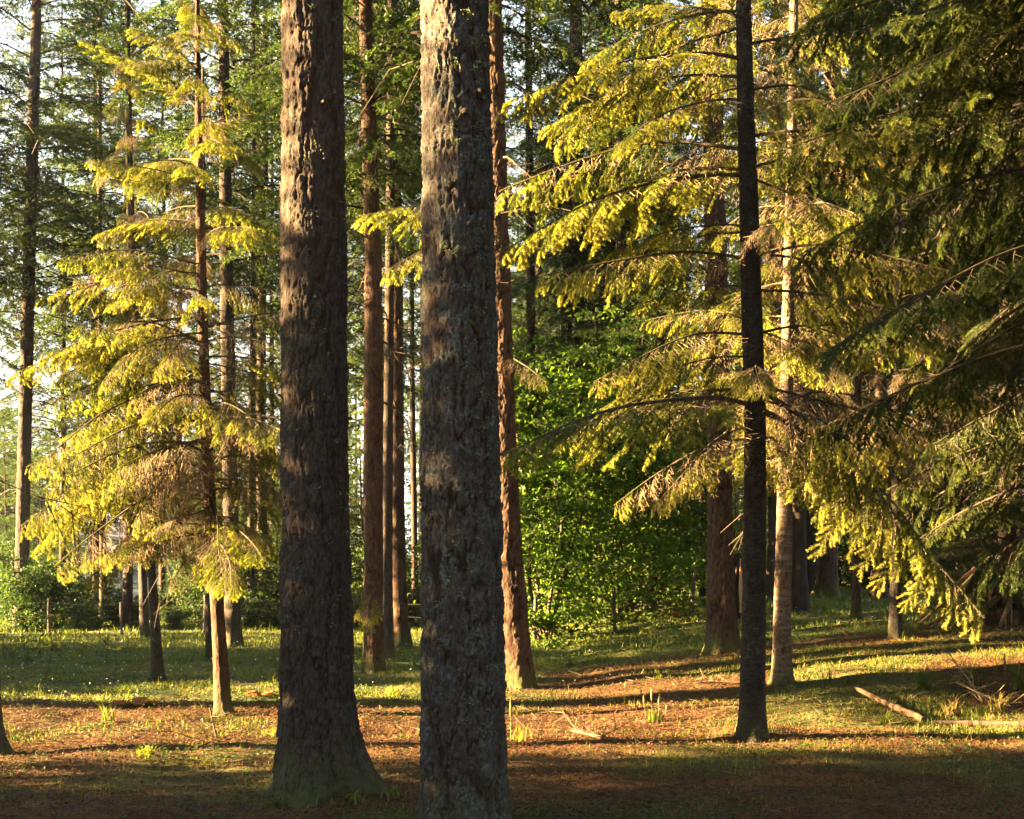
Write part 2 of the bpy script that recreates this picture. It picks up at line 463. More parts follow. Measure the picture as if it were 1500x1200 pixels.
# ------------------------------------------------------------------ trunks
def trunk_mesh(name, path, rad, mat, nseg=64, step=0.03, amp=0.015, seed=0, flare=0.5, flare_h=0.22, lobes=5, flare_dir=None, cells=11, zc=5.0, burr=0.0, fine=False):
    """path: list of (x,y,z) local, rad: list; bark relief in real geometry"""
    path = np.asarray(path, float); rad = np.asarray(rad, float)
    zz = path[:, 2]
    zc_ = 5.4 if fine else 7.5
    z = np.concatenate([np.arange(zz[0], min(zc_, zz[-1]), step), np.arange(min(zc_, zz[-1]), zz[-1], max(step, 0.25))])
    cx = np.interp(z, zz, path[:, 0]); cyy = np.interp(z, zz, path[:, 1]); r = np.interp(z, zz, rad)
    # smooth the centre line
    k = max(3, int(0.5 / step)) | 1
    ker = np.hanning(k + 2)[1:-1]; ker /= ker.sum()
    def sm(a): return np.convolve(np.pad(a, k // 2, 'edge'), ker, 'valid')
    cx, cyy, r = sm(cx), sm(cyy), sm(r)
    th = np.arange(nseg) * 2 * PI / nseg
    T, Z = np.meshgrid(th, z)
    u = T / (2 * PI)
    c = cells
    h1 = vnoise(u * c * 3, Z * zc * 5, seed + 21, c * 3); h2 = vnoise(u * c * 7, Z * zc * 14, seed + 22, c * 7)
    h3 = vnoise(u * c * 3, Z * zc * 5, seed + 23, c * 3)
    U = u + (vnoise(u * 5, Z * 2.3, seed + 1, 5) * 0.5 + 0.30 * h1 + 0.14 * h2) / c
    ZZ = Z * zc + 0.18 * h3 + 0.05 * h2
    a1 = vnoise(U * c, ZZ, seed + 2, c)
    a2 = vnoise(U * c * 2, ZZ * 1.9, seed + 3, c * 2)
    a3 = vnoise(u * c * 5, Z * zc * 9, seed + 4, c * 5)
    a4 = vnoise(u * c * 10, Z * zc * 26, seed + 6, c * 10)
    f1 = np.clip(np.abs(a1) / 0.34, 0, 1); f2 = np.clip(np.abs(a2) / 0.30, 0, 1)
    st = vnoise(U * c * 1.5, ZZ * 3.2, seed + 5, int(c * 1.5))
    crack = np.clip(np.abs(st) / 0.10, 0, 1)
    terr = np.floor((st + 1) * 2.5 + 0.4 * h1) / 5.0
    rel = f1 ** 0.6 * (0.45 + 0.55 * f2 ** 0.6) * (0.78 + 0.22 * crack)
    rel = np.clip(rel * (0.62 + 0.55 * terr) + 0.11 * a3 + 0.12 * a4 + 0.06 * h2, 0, 1.3)
    zr = np.maximum(Z, -0.05)
    fl = flare * np.exp(-zr / flare_h)
    lob = 1 + 0.5 * np.sin(T * lobes + seed + 0.6 * np.sin(T)) * np.exp(-zr / (flare_h * 1.6)) + 0.05 * np.sin(T * 2 + seed * 2)
    if flare_dir is not None:
        fl = fl * (0.7 + 0.9 * np.clip(np.cos(T - flare_dir), 0, 1) ** 2)
    big = 1 + 0.03 * vnoise(u * 3, Z * 0.9, seed + 9, 3)
    rr = r[:, None] * (lob * 0 + big) * (1 + fl * lob) + amp * (rel - 0.6)
    if burr:
        b = vnoise(u * 8, Z * 3.3, seed + 11, 8)
        rr = rr + burr * sstep(0.55, 0.9, b)
    x = cx[:, None] + rr * np.cos(T); y = cyy[:, None] + rr * np.sin(T)
    V = np.stack([x, y, Z], -1).reshape(-1, 3)
    m, n = T.shape
    i = np.arange(m - 1)[:, None] * n; j = np.arange(n)[None, :]; kk = (j + 1) % n
    q = np.stack([i + j, i + kk, i + n + kk, i + n + j], -1).reshape(-1, 4)
    mb = MB(); mb.add(V, None, q, 0)
    me = mb.mesh(name, [mat], True, {'relief': np.clip(rel, 0, 1).ravel()})
    return me, (z, cx, cyy, r)

# ------------------------------------------------------------------ boughs (shared meshes)
def gen_bough(seed, L=2.0, bare=0.2, hang=0.55, dens=1.0, needle=46, dead_twigs=1.0, arch=0.10, width=0.36, curl=0.0):
    rng = rs(seed)
    wood = MB(); fol = MB()
    s = np.linspace(0, 1, 18)
    ph = rng.random() * 6
    ax = np.stack([L * s, 0.05 * L * np.sin(s * 4 + ph) * s * (1 - s) * 2, L * arch * np.sin(PI * s) * (1 - 0.4 * s) + 0.012 * L * np.sin(9 * s + ph) * (1 - s)], 1)
    tube(wood, ax, 0.0045 + 0.013 * L / 2 * (1 - s) ** 1.2, 5, 0)
    def A(t): return np.array([np.interp(t, s, ax[:, k]) for k in range(3)])
    live0, live1, dead0, dead1, tips0, tips1 = [], [], [], [], [], []
    w0, w1, wr = [], [], []
    n2 = int(38 * L / 2 * dens)
    for k in range(n2):
        t = 0.06 + 0.93 * ((k + rng.random() * 0.6) / n2)
        side = 1 if k % 2 else -1
        prof = (0.35 + 0.65 * min(1, t / 0.25)) * (1 - t) ** 0.55 + 0.10
        l2 = L * width * prof * (0.7 + 0.5 * rng.random())
        isbare = t < bare * (0.8 + 0.4 * rng.random())
        if isbare and rng.random() > 0.75: continue
        d = np.array([0.75 + 0.25 * rng.random(), side * (0.95 + 0.2 * rng.random()) * (1 - 0.35 * t), -hang * (0.2 + 0.7 * rng.random())])
        d /= np.linalg.norm(d)
        p = A(t)
        npt = 7; seg = l2 / (npt - 1)
        pts = [p]
        for q in range(npt - 1):
            d = d + np.array([0.02, 0, -hang * 0.24]) + rng.standard_normal(3) * 0.08
            d /= np.linalg.norm(d)
            pts.append(pts[-1] + d * seg)
        pts = np.array(pts)
        w0.append(pts[:-1]); w1.append(pts[1:]); wr.append(np.linspace(0.0042, 0.0016, npt - 1) * (0.6 + 0.5 * l2))
        if not isbare:
            live0.append(pts[2:-1]); live1.append(pts[3:])
            tips0.append(pts[-2:-1]); tips1.append(pts[-1:] + d * 0.03)
        # tertiary twigs
        n3 = int(l2 / 0.034)
        for q in range(n3):
            u = 0.12 + 0.86 * (q + rng.random() * 0.5) / max(n3, 1)
            i = u * (npt - 1); i0 = int(min(i, npt - 2)); f = i - i0
            b = pts[i0] * (1 - f) + pts[i0 + 1] * f
            dd = pts[i0 + 1] - pts[i0]; dd /= np.linalg.norm(dd)
            sd = np.cross(dd, [0, 0, 1.0]); sd /= max(np.linalg.norm(sd), 1e-6)
            d3 = dd * 0.8 + sd * (1 if q % 2 else -1) * (0.75 + 0.2 * rng.random()) + np.array([0, 0, -0.28 - 0.35 * hang * rng.random()]) + rng.standard_normal(3) * 0.12
            d3 /= np.linalg.norm(d3)
            l3 = (0.055 + 0.10 * (1 - u) * min(1, l2 / 0.4)) * (0.6 + 0.7 * rng.random())
            mid = b + d3 * l3 * 0.55
            d4 = d3 + np.array([0, 0, -0.3 * hang]) + rng.standard_normal(3) * 0.1; d4 /= np.linalg.norm(d4)
            e = mid + d4 * l3 * 0.5
            deadt = isbare or (u < 0.25 + 0.5 * bare and rng.random() < 0.65)
            if deadt:
                if rng.random() < dead_twigs:
                    dead0 += [b, mid]; dead1 += [mid, e]
                    e2 = mid + (d3 + rng.standard_normal(3) * 0.5) * l3 * 0.5
                    dead0.append(mid); dead1.append(e2)
            else:
                if u > 0.5 and t > bare + 0.1 and rng.random() < 0.55:
                    tips0.append(np.array([b, mid])); tips1.append(np.array([mid, e]))
                else:
                    live0.append(np.array([b, mid])); live1.append(np.array([mid, e]))
                if rng.random() < 0.45: tips0.append(mid[None]); tips1.append((e + d4 * 0.02)[None])
    # leader
    lt = np.linspace(max(bare, 0.25), 1.0, 14)
    lp = np.array([A(t) for t in lt])
    live0.append(lp[:-1]); live1.append(lp[1:])
    tips0.append(lp[-3:-1]); tips1.append(lp[-2:])
    w0 = np.concatenate(w0); w1 = np.concatenate(w1); wr = np.concatenate(wr)
    sticks(wood, w0, w1, wr, wr * 0.8, 0)
    if len(dead0): sticks(wood, dead0, dead1, 0.0020, 0.0012, 1)
    l0 = np.concatenate(live0); l1 = np.concatenate(live1)
    sticks(wood, l0, l1, 0.0013, 0.0010, 0)
    ln = np.linalg.norm(l1 - l0, axis=1)
    nn = max(3, int(needle * 1.05))
    needles(fol, l0, l1, nn, 0.024, 0.0034, rng, 0, 0.9, 0.5)
    t0 = np.concatenate(tips0); t1 = np.concatenate(tips1)
    needles(fol, t0, t1, int(nn * 1.1), 0.022, 0.0038, rng, 1, 0.75, 0.3)
    return (wood.mesh('bough_wood', [M_twig, M_dead]), fol.mesh('bough_needles', [M_old, M_tip]))

BOUGH = {
    'full': [gen_bough(11, hang=0.42, bare=0.12, width=0.32), gen_bough(12, hang=0.52, bare=0.15, arch=0.12, width=0.31), gen_bough(13, hang=0.35, bare=0.1, width=0.36), gen_bough(14, hang=0.7, bare=0.2, arch=0.05, width=0.32)],
    'half': [gen_bough(21, hang=0.8, bare=0.32), gen_bough(22, hang=0.65, bare=0.36, arch=0.12), gen_bough(23, hang=1.0, bare=0.3, width=0.34)],
    'sparse': [gen_bough(31, hang=1.1, bare=0.75, needle=36), gen_bough(32, hang=0.8, bare=0.8, needle=36, arch=0.05)],
}
print('boughs', [len(b[1].polygons) for v in BOUGH.values() for b in v])

def put_bough(tree, a, b, kind='full', var=0, roll=0.0):
    """a bough from world point a (on the trunk) to tip b"""
    a = Vector(a); b = Vector(b)
    d = b - a; L = d.length
    x = d.normalized()
    z = Vector((0, 0, 1)); y = z.cross(x)
    if y.length < 1e-3: y = Vector((0, 1, 0))
    y.normalize(); z = x.cross(y)
    m = Matrix((x, y, z)).transposed() @ Matrix.Rotation(roll, 3, 'X')
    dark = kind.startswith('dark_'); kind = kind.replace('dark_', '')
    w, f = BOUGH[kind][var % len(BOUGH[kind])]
    o = obj('branch', w, tree, a - tree.location)
    o.rotation_euler = m.to_euler()
    s = L / 2.0
    o.scale = (s, s, s) if s > 0.6 else (s, max(s, 0.5), max(s, 0.5))
    l = obj('foliage', f, o)
    if dark:        # shade put into darker needle and twig colours on the shared bough
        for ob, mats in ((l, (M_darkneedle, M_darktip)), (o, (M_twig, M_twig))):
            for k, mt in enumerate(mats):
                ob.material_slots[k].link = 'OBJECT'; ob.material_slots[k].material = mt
    return o

def tree_near(name, label, cat, base, pxpath, radpx, mat, seed, group=None, top=None, **kw):
    """base: world Vector on the ground; pxpath: [(px,py)...] from base up at the base's distance"""
    t = root(name, base, label, cat, group)
    d = base.y
    pts = [(0, 0, -0.25)]; rad = [radpx[0] / FPX * d / 2]
    for (px, py), w in zip(pxpath, radpx):
        p = P(px, py, d) - base
        if len(pts) == 1 and p.z < 0.1: p.z = 0.02
        pts.append((p.x, 0, p.z)); rad.append(w / FPX * d / 2)
    if top:
        x, y, z = pts[-1]; x0, _, z0 = pts[-2]
        sl = (x - x0) / max(z - z0, 1e-3)
        pts.append((x + sl * (top - z) * 0.5, 0, top)); rad.append(rad[-1] * kw.pop('toprad', 0.45))
    me, ctr = trunk_mesh(name + '_trunk', pts, rad, mat, seed=seed, **kw)
    obj('trunk', me, t)
    z, cx, cy_, r = ctr
    def at(zw):
        return Vector((base.x + float(np.interp(zw - base.z, z, cx)), base.y + float(np.interp(zw - base.z, z, cy_)), zw))
    return t, at

def rand_boughs(tree, at, rng, zs, lenf, kinds, az=None, droop=(-0.05, -0.35)):
    for i, zw in enumerate(zs):
        a = at(zw)
        th = rng.random() * 2 * PI if az is None else az[0] + (az[1] - az[0]) * rng.random()
        L = lenf(zw) * (0.75 + 0.5 * rng.random())
        dr = droop[0] + (droop[1] - droop[0]) * rng.random()
        b = a + Vector((math.cos(th), math.sin(th), dr)) * L
        put_bough(tree, a, b, kinds[rng.integers(len(kinds))], int(rng.integers(8)), rng.uniform(-0.25, 0.25))

# ---- the two big trunks
gb = Vector((P(470, 1178, 7.2).x, 7.2, 0)); gb.z = gz(gb.x, gb.y)
T1, at1 = tree_near('fir_tree', 'thick dark fir trunk flaring at its base, left of the two big ones in front', 'tree', gb,
    [(468, 1150), (464, 1000), (462, 800), (460, 400), (458, 0)], [112, 103, 98, 92, 85], M_bark, 3, 'big fir trunks in front',
    top=16, nseg=210, step=0.0105, amp=0.024, flare=0.50, flare_h=0.24, lobes=4, flare_dir=-0.5, cells=27, zc=4.4, fine=True)
gb = Vector((P(677, 1232, 6.3).x, 6.3, 0)); gb.z = gz(gb.x, gb.y)
T2, at2 = tree_near('fir_tree', 'thick fir trunk spotted with blue green lichen, right of the two big ones in front', 'tree', gb,
    [(678, 1200), (677, 1000), (676, 800), (672, 400), (667, 0)], [124, 120, 114, 103, 95], M_bark2, 8, 'big fir trunks in front',
    top=16, nseg=216, step=0.0105, amp=0.026, flare=0.10, flare_h=0.15, lobes=5, cells=25, zc=5.0, burr=0.010, fine=True)

def lichen_tufts(tree, at, n, seed, zmin, zmax, thc, thw, R0):
    rng = rs(seed); mb = MB()
    A, B = [], []
    for k in range(n):
        z = rng.uniform(zmin, zmax); th = thc + thw * rng.standard_normal()
        c = at(z) - tree.location
        rr = R0(z) * 0.99
        p = np.array([c.x + rr * math.cos(th), c.y + rr * math.sin(th), c.z])
        o = np.array([math.cos(th), math.sin(th), 0])
        s = rng.uniform(0.006, 0.022)
        for q in range(int(8 + 600 * s)):
            pp = p + rng.standard_normal(3) * s * 0.7
            d = o * 0.7 + rng.standard_normal(3) * 0.7 + np.array([0, 0, -0.3])
            A.append(pp); B.append(pp + d / np.linalg.norm(d) * s * 0.8)
    A = np.array(A); B = np.array(B)
    needles(mb, A, B, 2, 0.012, 0.006, rng, 0)
    tag(obj('lichen_tuft', mb.mesh('lichen_tuft', [M_lichtuft]), tree), kind='stuff')
lichen_tufts(T2, at2, 260, 5, 0.6, 5.0, -1.0, 0.8, lambda z: 0.222 - 0.008 * z)
lichen_tufts(T1, at1, 70, 6, 0.6, 5.5, -1.3, 0.8, lambda z: 0.222 - 0.006 * z)

# ------------------------------------------------------------------ whole-crown meshes for the trees further off
def gen_crown(seed, H=20.0, hb=5.0, rmax=2.6, nb=150, n2=20, n3=9, nn=6, nl=0.085, nw=0.024, hang=0.5, dead=14, topr=0.35, gap=0.25):
    rng = rs(seed); mb = MB()
    W0, W1, WR = [], [], []; F0, F1 = [], []; D0, D1 = [], []
    for k in range(nb):
        u = (k + rng.random()) / nb
        z = hb + (H - hb) * u ** 1.05
        if rng.random() < gap * 0.5 and u < 0.8: continue
        L = (rmax * (1 - u) ** 0.75 * min(1, 0.6 + u * 2.2) + topr * 0.6) * rng.uniform(0.6, 1.2)
        th = k * 2.399 + rng.normal() * 0.5
        dr = rng.uniform(-0.40, -0.05) + 0.45 * u
        s = np.linspace(0, 1, 6)
        h = np.array([math.cos(th), math.sin(th)])
        ax = np.stack([h[0] * L * s, h[1] * L * s, z + L * (dr * s + 0.16 * np.sin(PI * s) - 0.02)], 1)
        W0.append(ax[:-1]); W1.append(ax[1:]); WR.append(np.linspace(0.022, 0.006, 5) * (0.4 + 0.3 * L))
        sd = np.array([-h[1], h[0], 0])
        m2 = max(4, int(n2 * L / rmax * 1.1))
        for q in range(m2):
            t = 0.15 + 0.84 * (q + rng.random() * 0.7) / m2
            p = np.array([np.interp(t, s, ax[:, i]) for i in range(3)])
            l2 = L * 0.42 * (1.05 - t) ** 0.6 * rng.uniform(0.6, 1.2) + 0.08
            d = np.array([h[0], h[1], dr * 0.6]) * 0.8 + sd * (1 if q % 2 else -1) * 0.9 + np.array([0, 0, -hang * rng.uniform(0.2, 1.0)])
            d /= np.linalg.norm(d)
            mid = p + d * l2 * 0.5; d2 = d + np.array([0, 0, -hang * 0.6]); d2 /= np.linalg.norm(d2)
            e = mid + d2 * l2 * 0.5
            W0.append(np.array([p, mid])); W1.append(np.array([mid, e])); WR.append(np.array([0.006, 0.004]))
            for w in range(max(2, int(n3 * l2 / 0.6))):
                v = 0.1 + 0.85 * rng.random()
                b = p + (mid - p) * v * 2 if v < 0.5 else mid + (e - mid) * (v * 2 - 1)
                l3 = rng.uniform(0.10, 0.24) * (1.15 - 0.5 * v)
                d3 = d * 0.7 + np.cross(d, [0, 0, 1]) * (1 if w % 2 else -1) * 0.8 + np.array([0, 0, -0.35]) + rng.standard_normal(3) * 0.2
                F0.append(b); F1.append(b + d3 / np.linalg.norm(d3) * l3)
            F0.append(mid); F1.append(e)
    for k in range(dead):
        z = rng.uniform(max(1.2, hb * 0.25), hb + 1.0); th = rng.random() * 6.28; L = rng.uniform(0.4, 1.6)
        p = np.array([0, 0, z]); d = np.array([math.cos(th), math.sin(th), rng.uniform(-0.5, 0.15)])
        q = p + d * L * 0.6; e = q + (d + np.array([0, 0, -0.3])) * L * 0.4
        D0 += [p, q]; D1 += [q, e]
        for w in range(7):
            b = p + (q - p) * rng.uniform(0.3, 1.5); D0.append(b); D1.append(b + (d * 0.4 + rng.standard_normal(3) * 0.5 + np.array([0, 0, -0.3])) * L * 0.3)
    sticks(mb, np.concatenate(W0), np.concatenate(W1), np.concatenate(WR), np.concatenate(WR) * 0.7, 1)
    if D0: sticks(mb, D0, D1, 0.007, 0.003, 2)
    needles(mb, np.array(F0), np.array(F1), nn, nl, nw, rng, 0, 0.85, 0.55)
    return mb.mesh('crown', [M_farn, M_barkfar, M_twig])

CROWN = {
    'mid': [gen_crown(101, 16, 4.6, 2.3, 110, 22, 12, 10, 0.06, 0.018), gen_crown(102, 16, 4.0, 2.1, 110, 22, 12, 10, 0.06, 0.018, hang=0.8)],
    'tall': [gen_crown(111, 24, 6.5, 3.2, 165), gen_crown(112, 24, 8.5, 2.8, 140, hang=0.8), gen_crown(113, 26, 5.0, 3.4, 170, hang=0.7), gen_crown(114, 24, 10.5, 2.7, 120), gen_crown(115, 24, 11, 2.7, 70, dead=0)],
    'young': [gen_crown(121, 7, 0.5, 1.6, 110, 18, 9, 9, 0.07, 0.02, hang=0.3, dead=2), gen_crown(122, 9, 0.4, 2.1, 130, 20, 9, 9, 0.07, 0.02, hang=0.5, dead=2), gen_crown(123, 5, 0.3, 1.3, 90, 14, 8, 9, 0.06, 0.018, hang=0.25, dead=0)],
}
print('crowns', [len(b.polygons) for v in CROWN.values() for b in v])

def far_trunk_mesh(seed, H, r):
    rng = rs(seed)
    z = np.concatenate([[-0.4, 0, 0.2, 0.6], np.linspace(1.5, H * 0.98, 16)])
    rad = r * (1 - np.clip(z / H, 0, 1)) ** 0.75 + 0.015
    rad[0:2] *= 1.35; rad[2] *= 1.15
    pts = np.stack([0.10 * np.sin(z * 0.35 + seed), 0.08 * np.sin(z * 0.27 + seed * 2), z], 1)
    pts[:3, :2] *= 0.9
    mb = MB(); tube(mb, pts, rad, 12, 0, cap=False)
    me = mb.mesh('far_trunk', [M_barkfar], True)
    return me
FTR = {'tall': [far_trunk_mesh(1, 24, 0.22), far_trunk_mesh(2, 24, 0.17), far_trunk_mesh(3, 26, 0.26)],
       'mid': [far_trunk_mesh(4, 16, 0.12)], 'young': [far_trunk_mesh(5, 6.8, 0.06)]}

def far_tree(x, y, kind, var, s, rz, label, group, name='fir_tree', tw=1.0, trunkvar=None):
    t = root(name, (x, y, gz(x, y)), label, 'tree', group)
    t.rotation_euler.z = rz
    t.scale = (s, s, s)
    o = obj('trunk', FTR[kind][(var if trunkvar is None else trunkvar) % len(FTR[kind])], t)
    o.scale = (tw, tw, 1)
    obj('crown', CROWN[kind][var % len(CROWN[kind])], t)
    return t

def crown_on(tree, kind, var, s=1.0, dz=0.0, rz=0.0, off=(0, 0)):
    o = obj('crown', CROWN[kind][var % len(CROWN[kind])], tree, (off[0], off[1], dz))
    o.scale = (s, s, s); o.rotation_euler.z = rz
    return o
crown_on(T1, 'tall', 4, 0.95, 0, 1.0); crown_on(T2, 'tall', 4, 0.95, 0, 3.0)

# ------------------------------------------------------------------ trees that stand close enough to show bark and branches
rng = rs(77)
# far left edge trunk
_b9 = G(1101, 1083); b = P(-22, 1112, _b9.y - 0.03 - (_b9.x + 4.1) * math.tan(R(SUN_AZ))); b.z = gz(b.x, b.y)
T3, _ = tree_near('fir_tree', 'dark trunk standing half cut off at the left edge of the photo', 'tree', b,
    [(-22, 1100), (-28, 900), (-34, 400), (-40, 0)], [50, 44, 40, 36], M_bark, 14, top=14, nseg=70, step=0.03, amp=0.016, flare=0.6, flare_h=0.15)
crown_on(T3, 'tall', 3, 0.8, 0, 2.0)

b = G(757, 1010)
T4, at4 = tree_near('fir_tree', 'reddish trunk leaning out from behind the lichened big trunk, flared at its foot', 'tree', b,
    [(757, 1000), (752, 900), (744, 780), (736, 560), (728, 300), (722, 0)], [46, 42, 37, 32, 30, 27], M_barkred, 21, top=15, nseg=90, step=0.02, amp=0.022, flare=0.35, flare_h=0.3, cells=9, zc=3.2)
crown_on(T4, 'mid', 0, 1.1, 2.4, 0.4, (-0.3, 0))
b = G(548, 986)
T5, at5 = tree_near('fir_tree', 'slim straight reddish trunk, nearest of the three between the big trunks', 'tree', b,
    [(548, 980), (547, 900), (547, 400), (535, 0)], [31, 28, 25, 19], M_barkred, 22, 'three trunks between the big trunks', top=14, nseg=60, step=0.03, amp=0.012, flare=0.25, flare_h=0.15)
crown_on(T5, 'mid', 1, 1.0, 1.8, 1.4)
b = G(590, 951)
T6, at6 = tree_near('fir_tree', 'slim reddish trunk, furthest right of the three between the big trunks', 'tree', b,
    [(589, 945), (585, 900), (581, 760), (580, 400), (576, 0)], [28, 25, 23, 20, 15], M_barkred, 23, 'three trunks between the big trunks', top=15, nseg=50, step=0.035, amp=0.012, flare=0.35, flare_h=0.2)
crown_on(T6, 'mid', 0, 1.1, 2.2, 2.4)
b = G(568, 962)
T7, _ = tree_near('fir_tree', 'thin dark trunk squeezed in the middle of the three between the big trunks', 'tree', b,
    [(568, 955), (567, 800), (571, 400), (573, 0)], [17, 15, 13, 10], M_bark, 24, 'three trunks between the big trunks', top=13, nseg=40, step=0.05, amp=0.008, flare=0.25)
crown_on(T7, 'mid', 1, 0.9, 2.6, 5.4)
b = G(1060, 957)
T8, at8 = tree_near('fir_tree', 'furrowed red brown fir trunk with a mossy foot behind the dark young trunk', 'tree', b,
    [(1060, 950), (1057, 900), (1055, 800), (1053, 600), (1048, 350), (1041, 0)], [46, 41, 37, 34, 31, 26], M_barkred, 25, top=17, nseg=90, step=0.025, amp=0.026, flare=0.30, flare_h=0.25, cells=9, zc=3.4)
crown_on(T8, 'tall', 1, 0.8, 1.5, 0.4)
b = G(1145, 1003)
T10, at10 = tree_near('young_fir_tree', 'slim pale barked trunk brightly lit on its left side', 'tree', b,
    [(1146, 998), (1146, 900), (1149, 780), (1151, 600), (1156, 400), (1160, 200), (1163, 0)], [31, 25, 23, 20, 17, 14, 12], M_barkpale, 26, top=11, nseg=50, step=0.025, amp=0.007, flare=0.3, flare_h=0.1)
b = G(1255, 909)
T11, at11 = tree_near('young_fir_tree', 'thin orange brown trunk standing furthest back on the right slope', 'tree', b,
    [(1254, 905), (1255, 800), (1257, 600)], [14, 11, 9], M_barkred, 27, top=11, nseg=30, step=0.05, amp=0.006, flare=0.4)
b = G(1312, 938)
T12, at12 = tree_near('young_fir_tree', 'dark slender trunk half behind the bright hanging bough on the right', 'tree', b,
    [(1311, 932), (1312, 860), (1314, 600)], [19, 16, 12], M_barkyoung, 28, top=11, nseg=36, step=0.04, amp=0.007, flare=0.25)
b = G(343, 947)
T15, at15 = tree_near('fir_tree', 'dark trunk rising behind the golden young fir on the left', 'tree', b,
    [(342, 940), (339, 800), (335, 600), (331, 350), (327, 0)], [24, 22, 20, 18, 15], M_bark, 29, top=14, nseg=50, step=0.04, amp=0.012, flare=0.3)
crown_on(T15, 'mid', 1, 1.15, 2.0, 0.9)
b = G(30, 921)
T18, at18 = tree_near('fir_tree', 'straight dark trunk at the left rising past the white sky gap', 'tree', b,
    [(30, 915), (33, 780), (38, 560), (45, 300), (54, 0)], [21, 19, 18, 17, 14], M_bark, 30, top=15, nseg=50, step=0.045, amp=0.012, flare=0.3)
crown_on(T18, 'mid', 0, 1.3, 1.5, 0.2, (0.3, 0))
b = G(231, 999)
T14, at14 = tree_near('young_fir_tree', 'thin leaning trunk with a dark foot in the meadow grass', 'tree', b,
    [(231, 993), (228, 930), (222, 830), (214, 720), (205, 600), (196, 400)], [18, 14, 11, 9, 8, 6], M_barkyoung, 31, top=8, nseg=30, step=0.04, amp=0.005, flare=0.3)
b = G(213, 935)
T17, at17 = tree_near('young_fir_tree', 'thin dark trunk just left of the leaning meadow trunk', 'tree', b,
    [(212, 930), (209, 840), (205, 760), (190, 400)], [13, 12, 10, 6], M_bark, 32, top=11, nseg=30, step=0.05, amp=0.006, flare=0.3)
rand_boughs(T17, at17, rs(117), np.linspace(5.5, 10.5, 16), lambda z: 0.7, ['half'])
b = G(309, 968)
T16, _ = tree_near('young_fir_tree', 'thin dark trunk close behind the foot of the golden young fir', 'tree', b,
    [(308, 962), (306, 880), (303, 700), (300, 500)], [13, 11, 9, 7], M_barkyoung, 33, top=9, nseg=30, step=0.05, amp=0.006, flare=0.2)
b = G(824, 911)
T20, _ = tree_near('fir_tree', 'mossy trunk with a broken branch at its foot behind the maple leaves', 'tree', b,
    [(824, 905), (821, 870), (823, 760), (830, 500), (838, 200), (842, 0)], [30, 22, 19, 17, 15, 13], M_barkred, 34, top=18, nseg=40, step=0.05, amp=0.012, flare=0.4)
crown_on(T20, 'tall', 2, 0.75, 0.6, 0.4, (0.5, 0))
for i, (px, py, w, lean, lab) in enumerate([
        (853, 903, 18, -4, 'slim dark trunk just right of the mossy trunk behind the maple leaves'),
        (893, 875, 20, 6, 'far dark trunk in shade behind the middle fence post'),
        (948, 893, 20, -34, 'slanting dark trunk with a yellow lit foot beyond the fence'),
        (964, 890, 20, 2, 'upright dark trunk beside the slanting one beyond the fence'),
        (1190, 872, 22, -3, 'left trunk of the dark pair behind the pale lit trunk'),
        (1210, 874, 26, 6, 'right trunk of the dark pair behind the pale lit trunk'),
        (1131, 880, 16, 2, 'far brown trunk peeping out left of the pale lit trunk')]):
    b = G(px, py)
    t, _ = tree_near('fir_tree', lab, 'tree', b, [(px, py - 5), (px + lean * .5, py - 60), (px + lean, py - 250), (px + lean * 1.2, py - 700)],
        [w * 1.3, w, w * .85, w * .7], M_barkred if i % 2 else M_bark, 40 + i, top=16, nseg=30, step=0.06, amp=0.012, flare=0.4)
    crown_on(t, 'tall', i, 0.7, 1.0, i * 1.3)

# ---- dead snags and knots on the bare trunks
def gen_snag(seed, L=0.8):
    rng = rs(seed); mb = MB(); s = np.linspace(0, 1, 9)
    p = np.stack([L * s, 0.05 * L * np.sin(s * 5 + seed), -L * 0.35 * s ** 1.6 + 0.05 * L * np.sin(s * 3)], 1)
    tube(mb, p, 0.011 * (1 - 0.75 * s), 5, 0)
    A_, B_ = [], []
    for k in range(16):
        t = rng.uniform(0.2, 1); a = np.array([np.interp(t, s, p[:, i]) for i in range(3)])
        d = np.array([0.7, rng.normal() * 0.7, -0.5 + rng.normal() * 0.35]); l = L * 0.3 * rng.random() + 0.05
        m = a + d * l * 0.6; A_ += [a, m]; B_ += [m, m + (d + rng.standard_normal(3) * .4 + np.array([0, 0, -.4])) * l * 0.5]
    sticks(mb, A_, B_, 0.0032, 0.0016, 0)
    return mb.mesh('dead_branch', [M_twig])
SNAG = [gen_snag(1, .9), gen_snag(2, .6), gen_snag(3, 1.1)]
def gen_stub(seed):
    rng = rs(seed); mb = MB(); L = 0.055
    tube(mb, [(-0.02, 0, 0), (L * .5, 0.003, 0.002), (L, 0.004, -0.006)], [0.017, 0.011, 0.007], 7, 0); return mb.mesh('branch_stub', [M_twig])
STUB = [gen_stub(1), gen_stub(2)]
def snags(tree, at, n, z0, z1, R0, seed, kind='snag'):
    rng = rs(seed)
    for k in range(n):
        z = z0 + (z1 - z0) * (k + rng.random()) / n; th = rng.uniform(PI, 2 * PI) if kind == 'stub' else rng.random() * 2 * PI
        c = at(z + tree.location.z) - tree.location
        r = R0 * 0.9
        o = obj('branch_stub' if kind == 'stub' else 'dead_branch', (STUB if kind == 'stub' else SNAG)[int(rng.integers(2 if kind == 'stub' else 3))], tree, (c.x + r * math.cos(th), c.y + r * math.sin(th), c.z))
        o.rotation_euler = (rng.uniform(-.4, .4), rng.uniform(-0.3, 0.5), th); q = rng.uniform(0.6, 1.3); o.scale = (q, q, q)
snags(T1, at1, 16, 0.9, 5.2, 0.20, 1, 'stub'); snags(T2, at2, 18, 0.6, 4.8, 0.20, 2, 'stub')
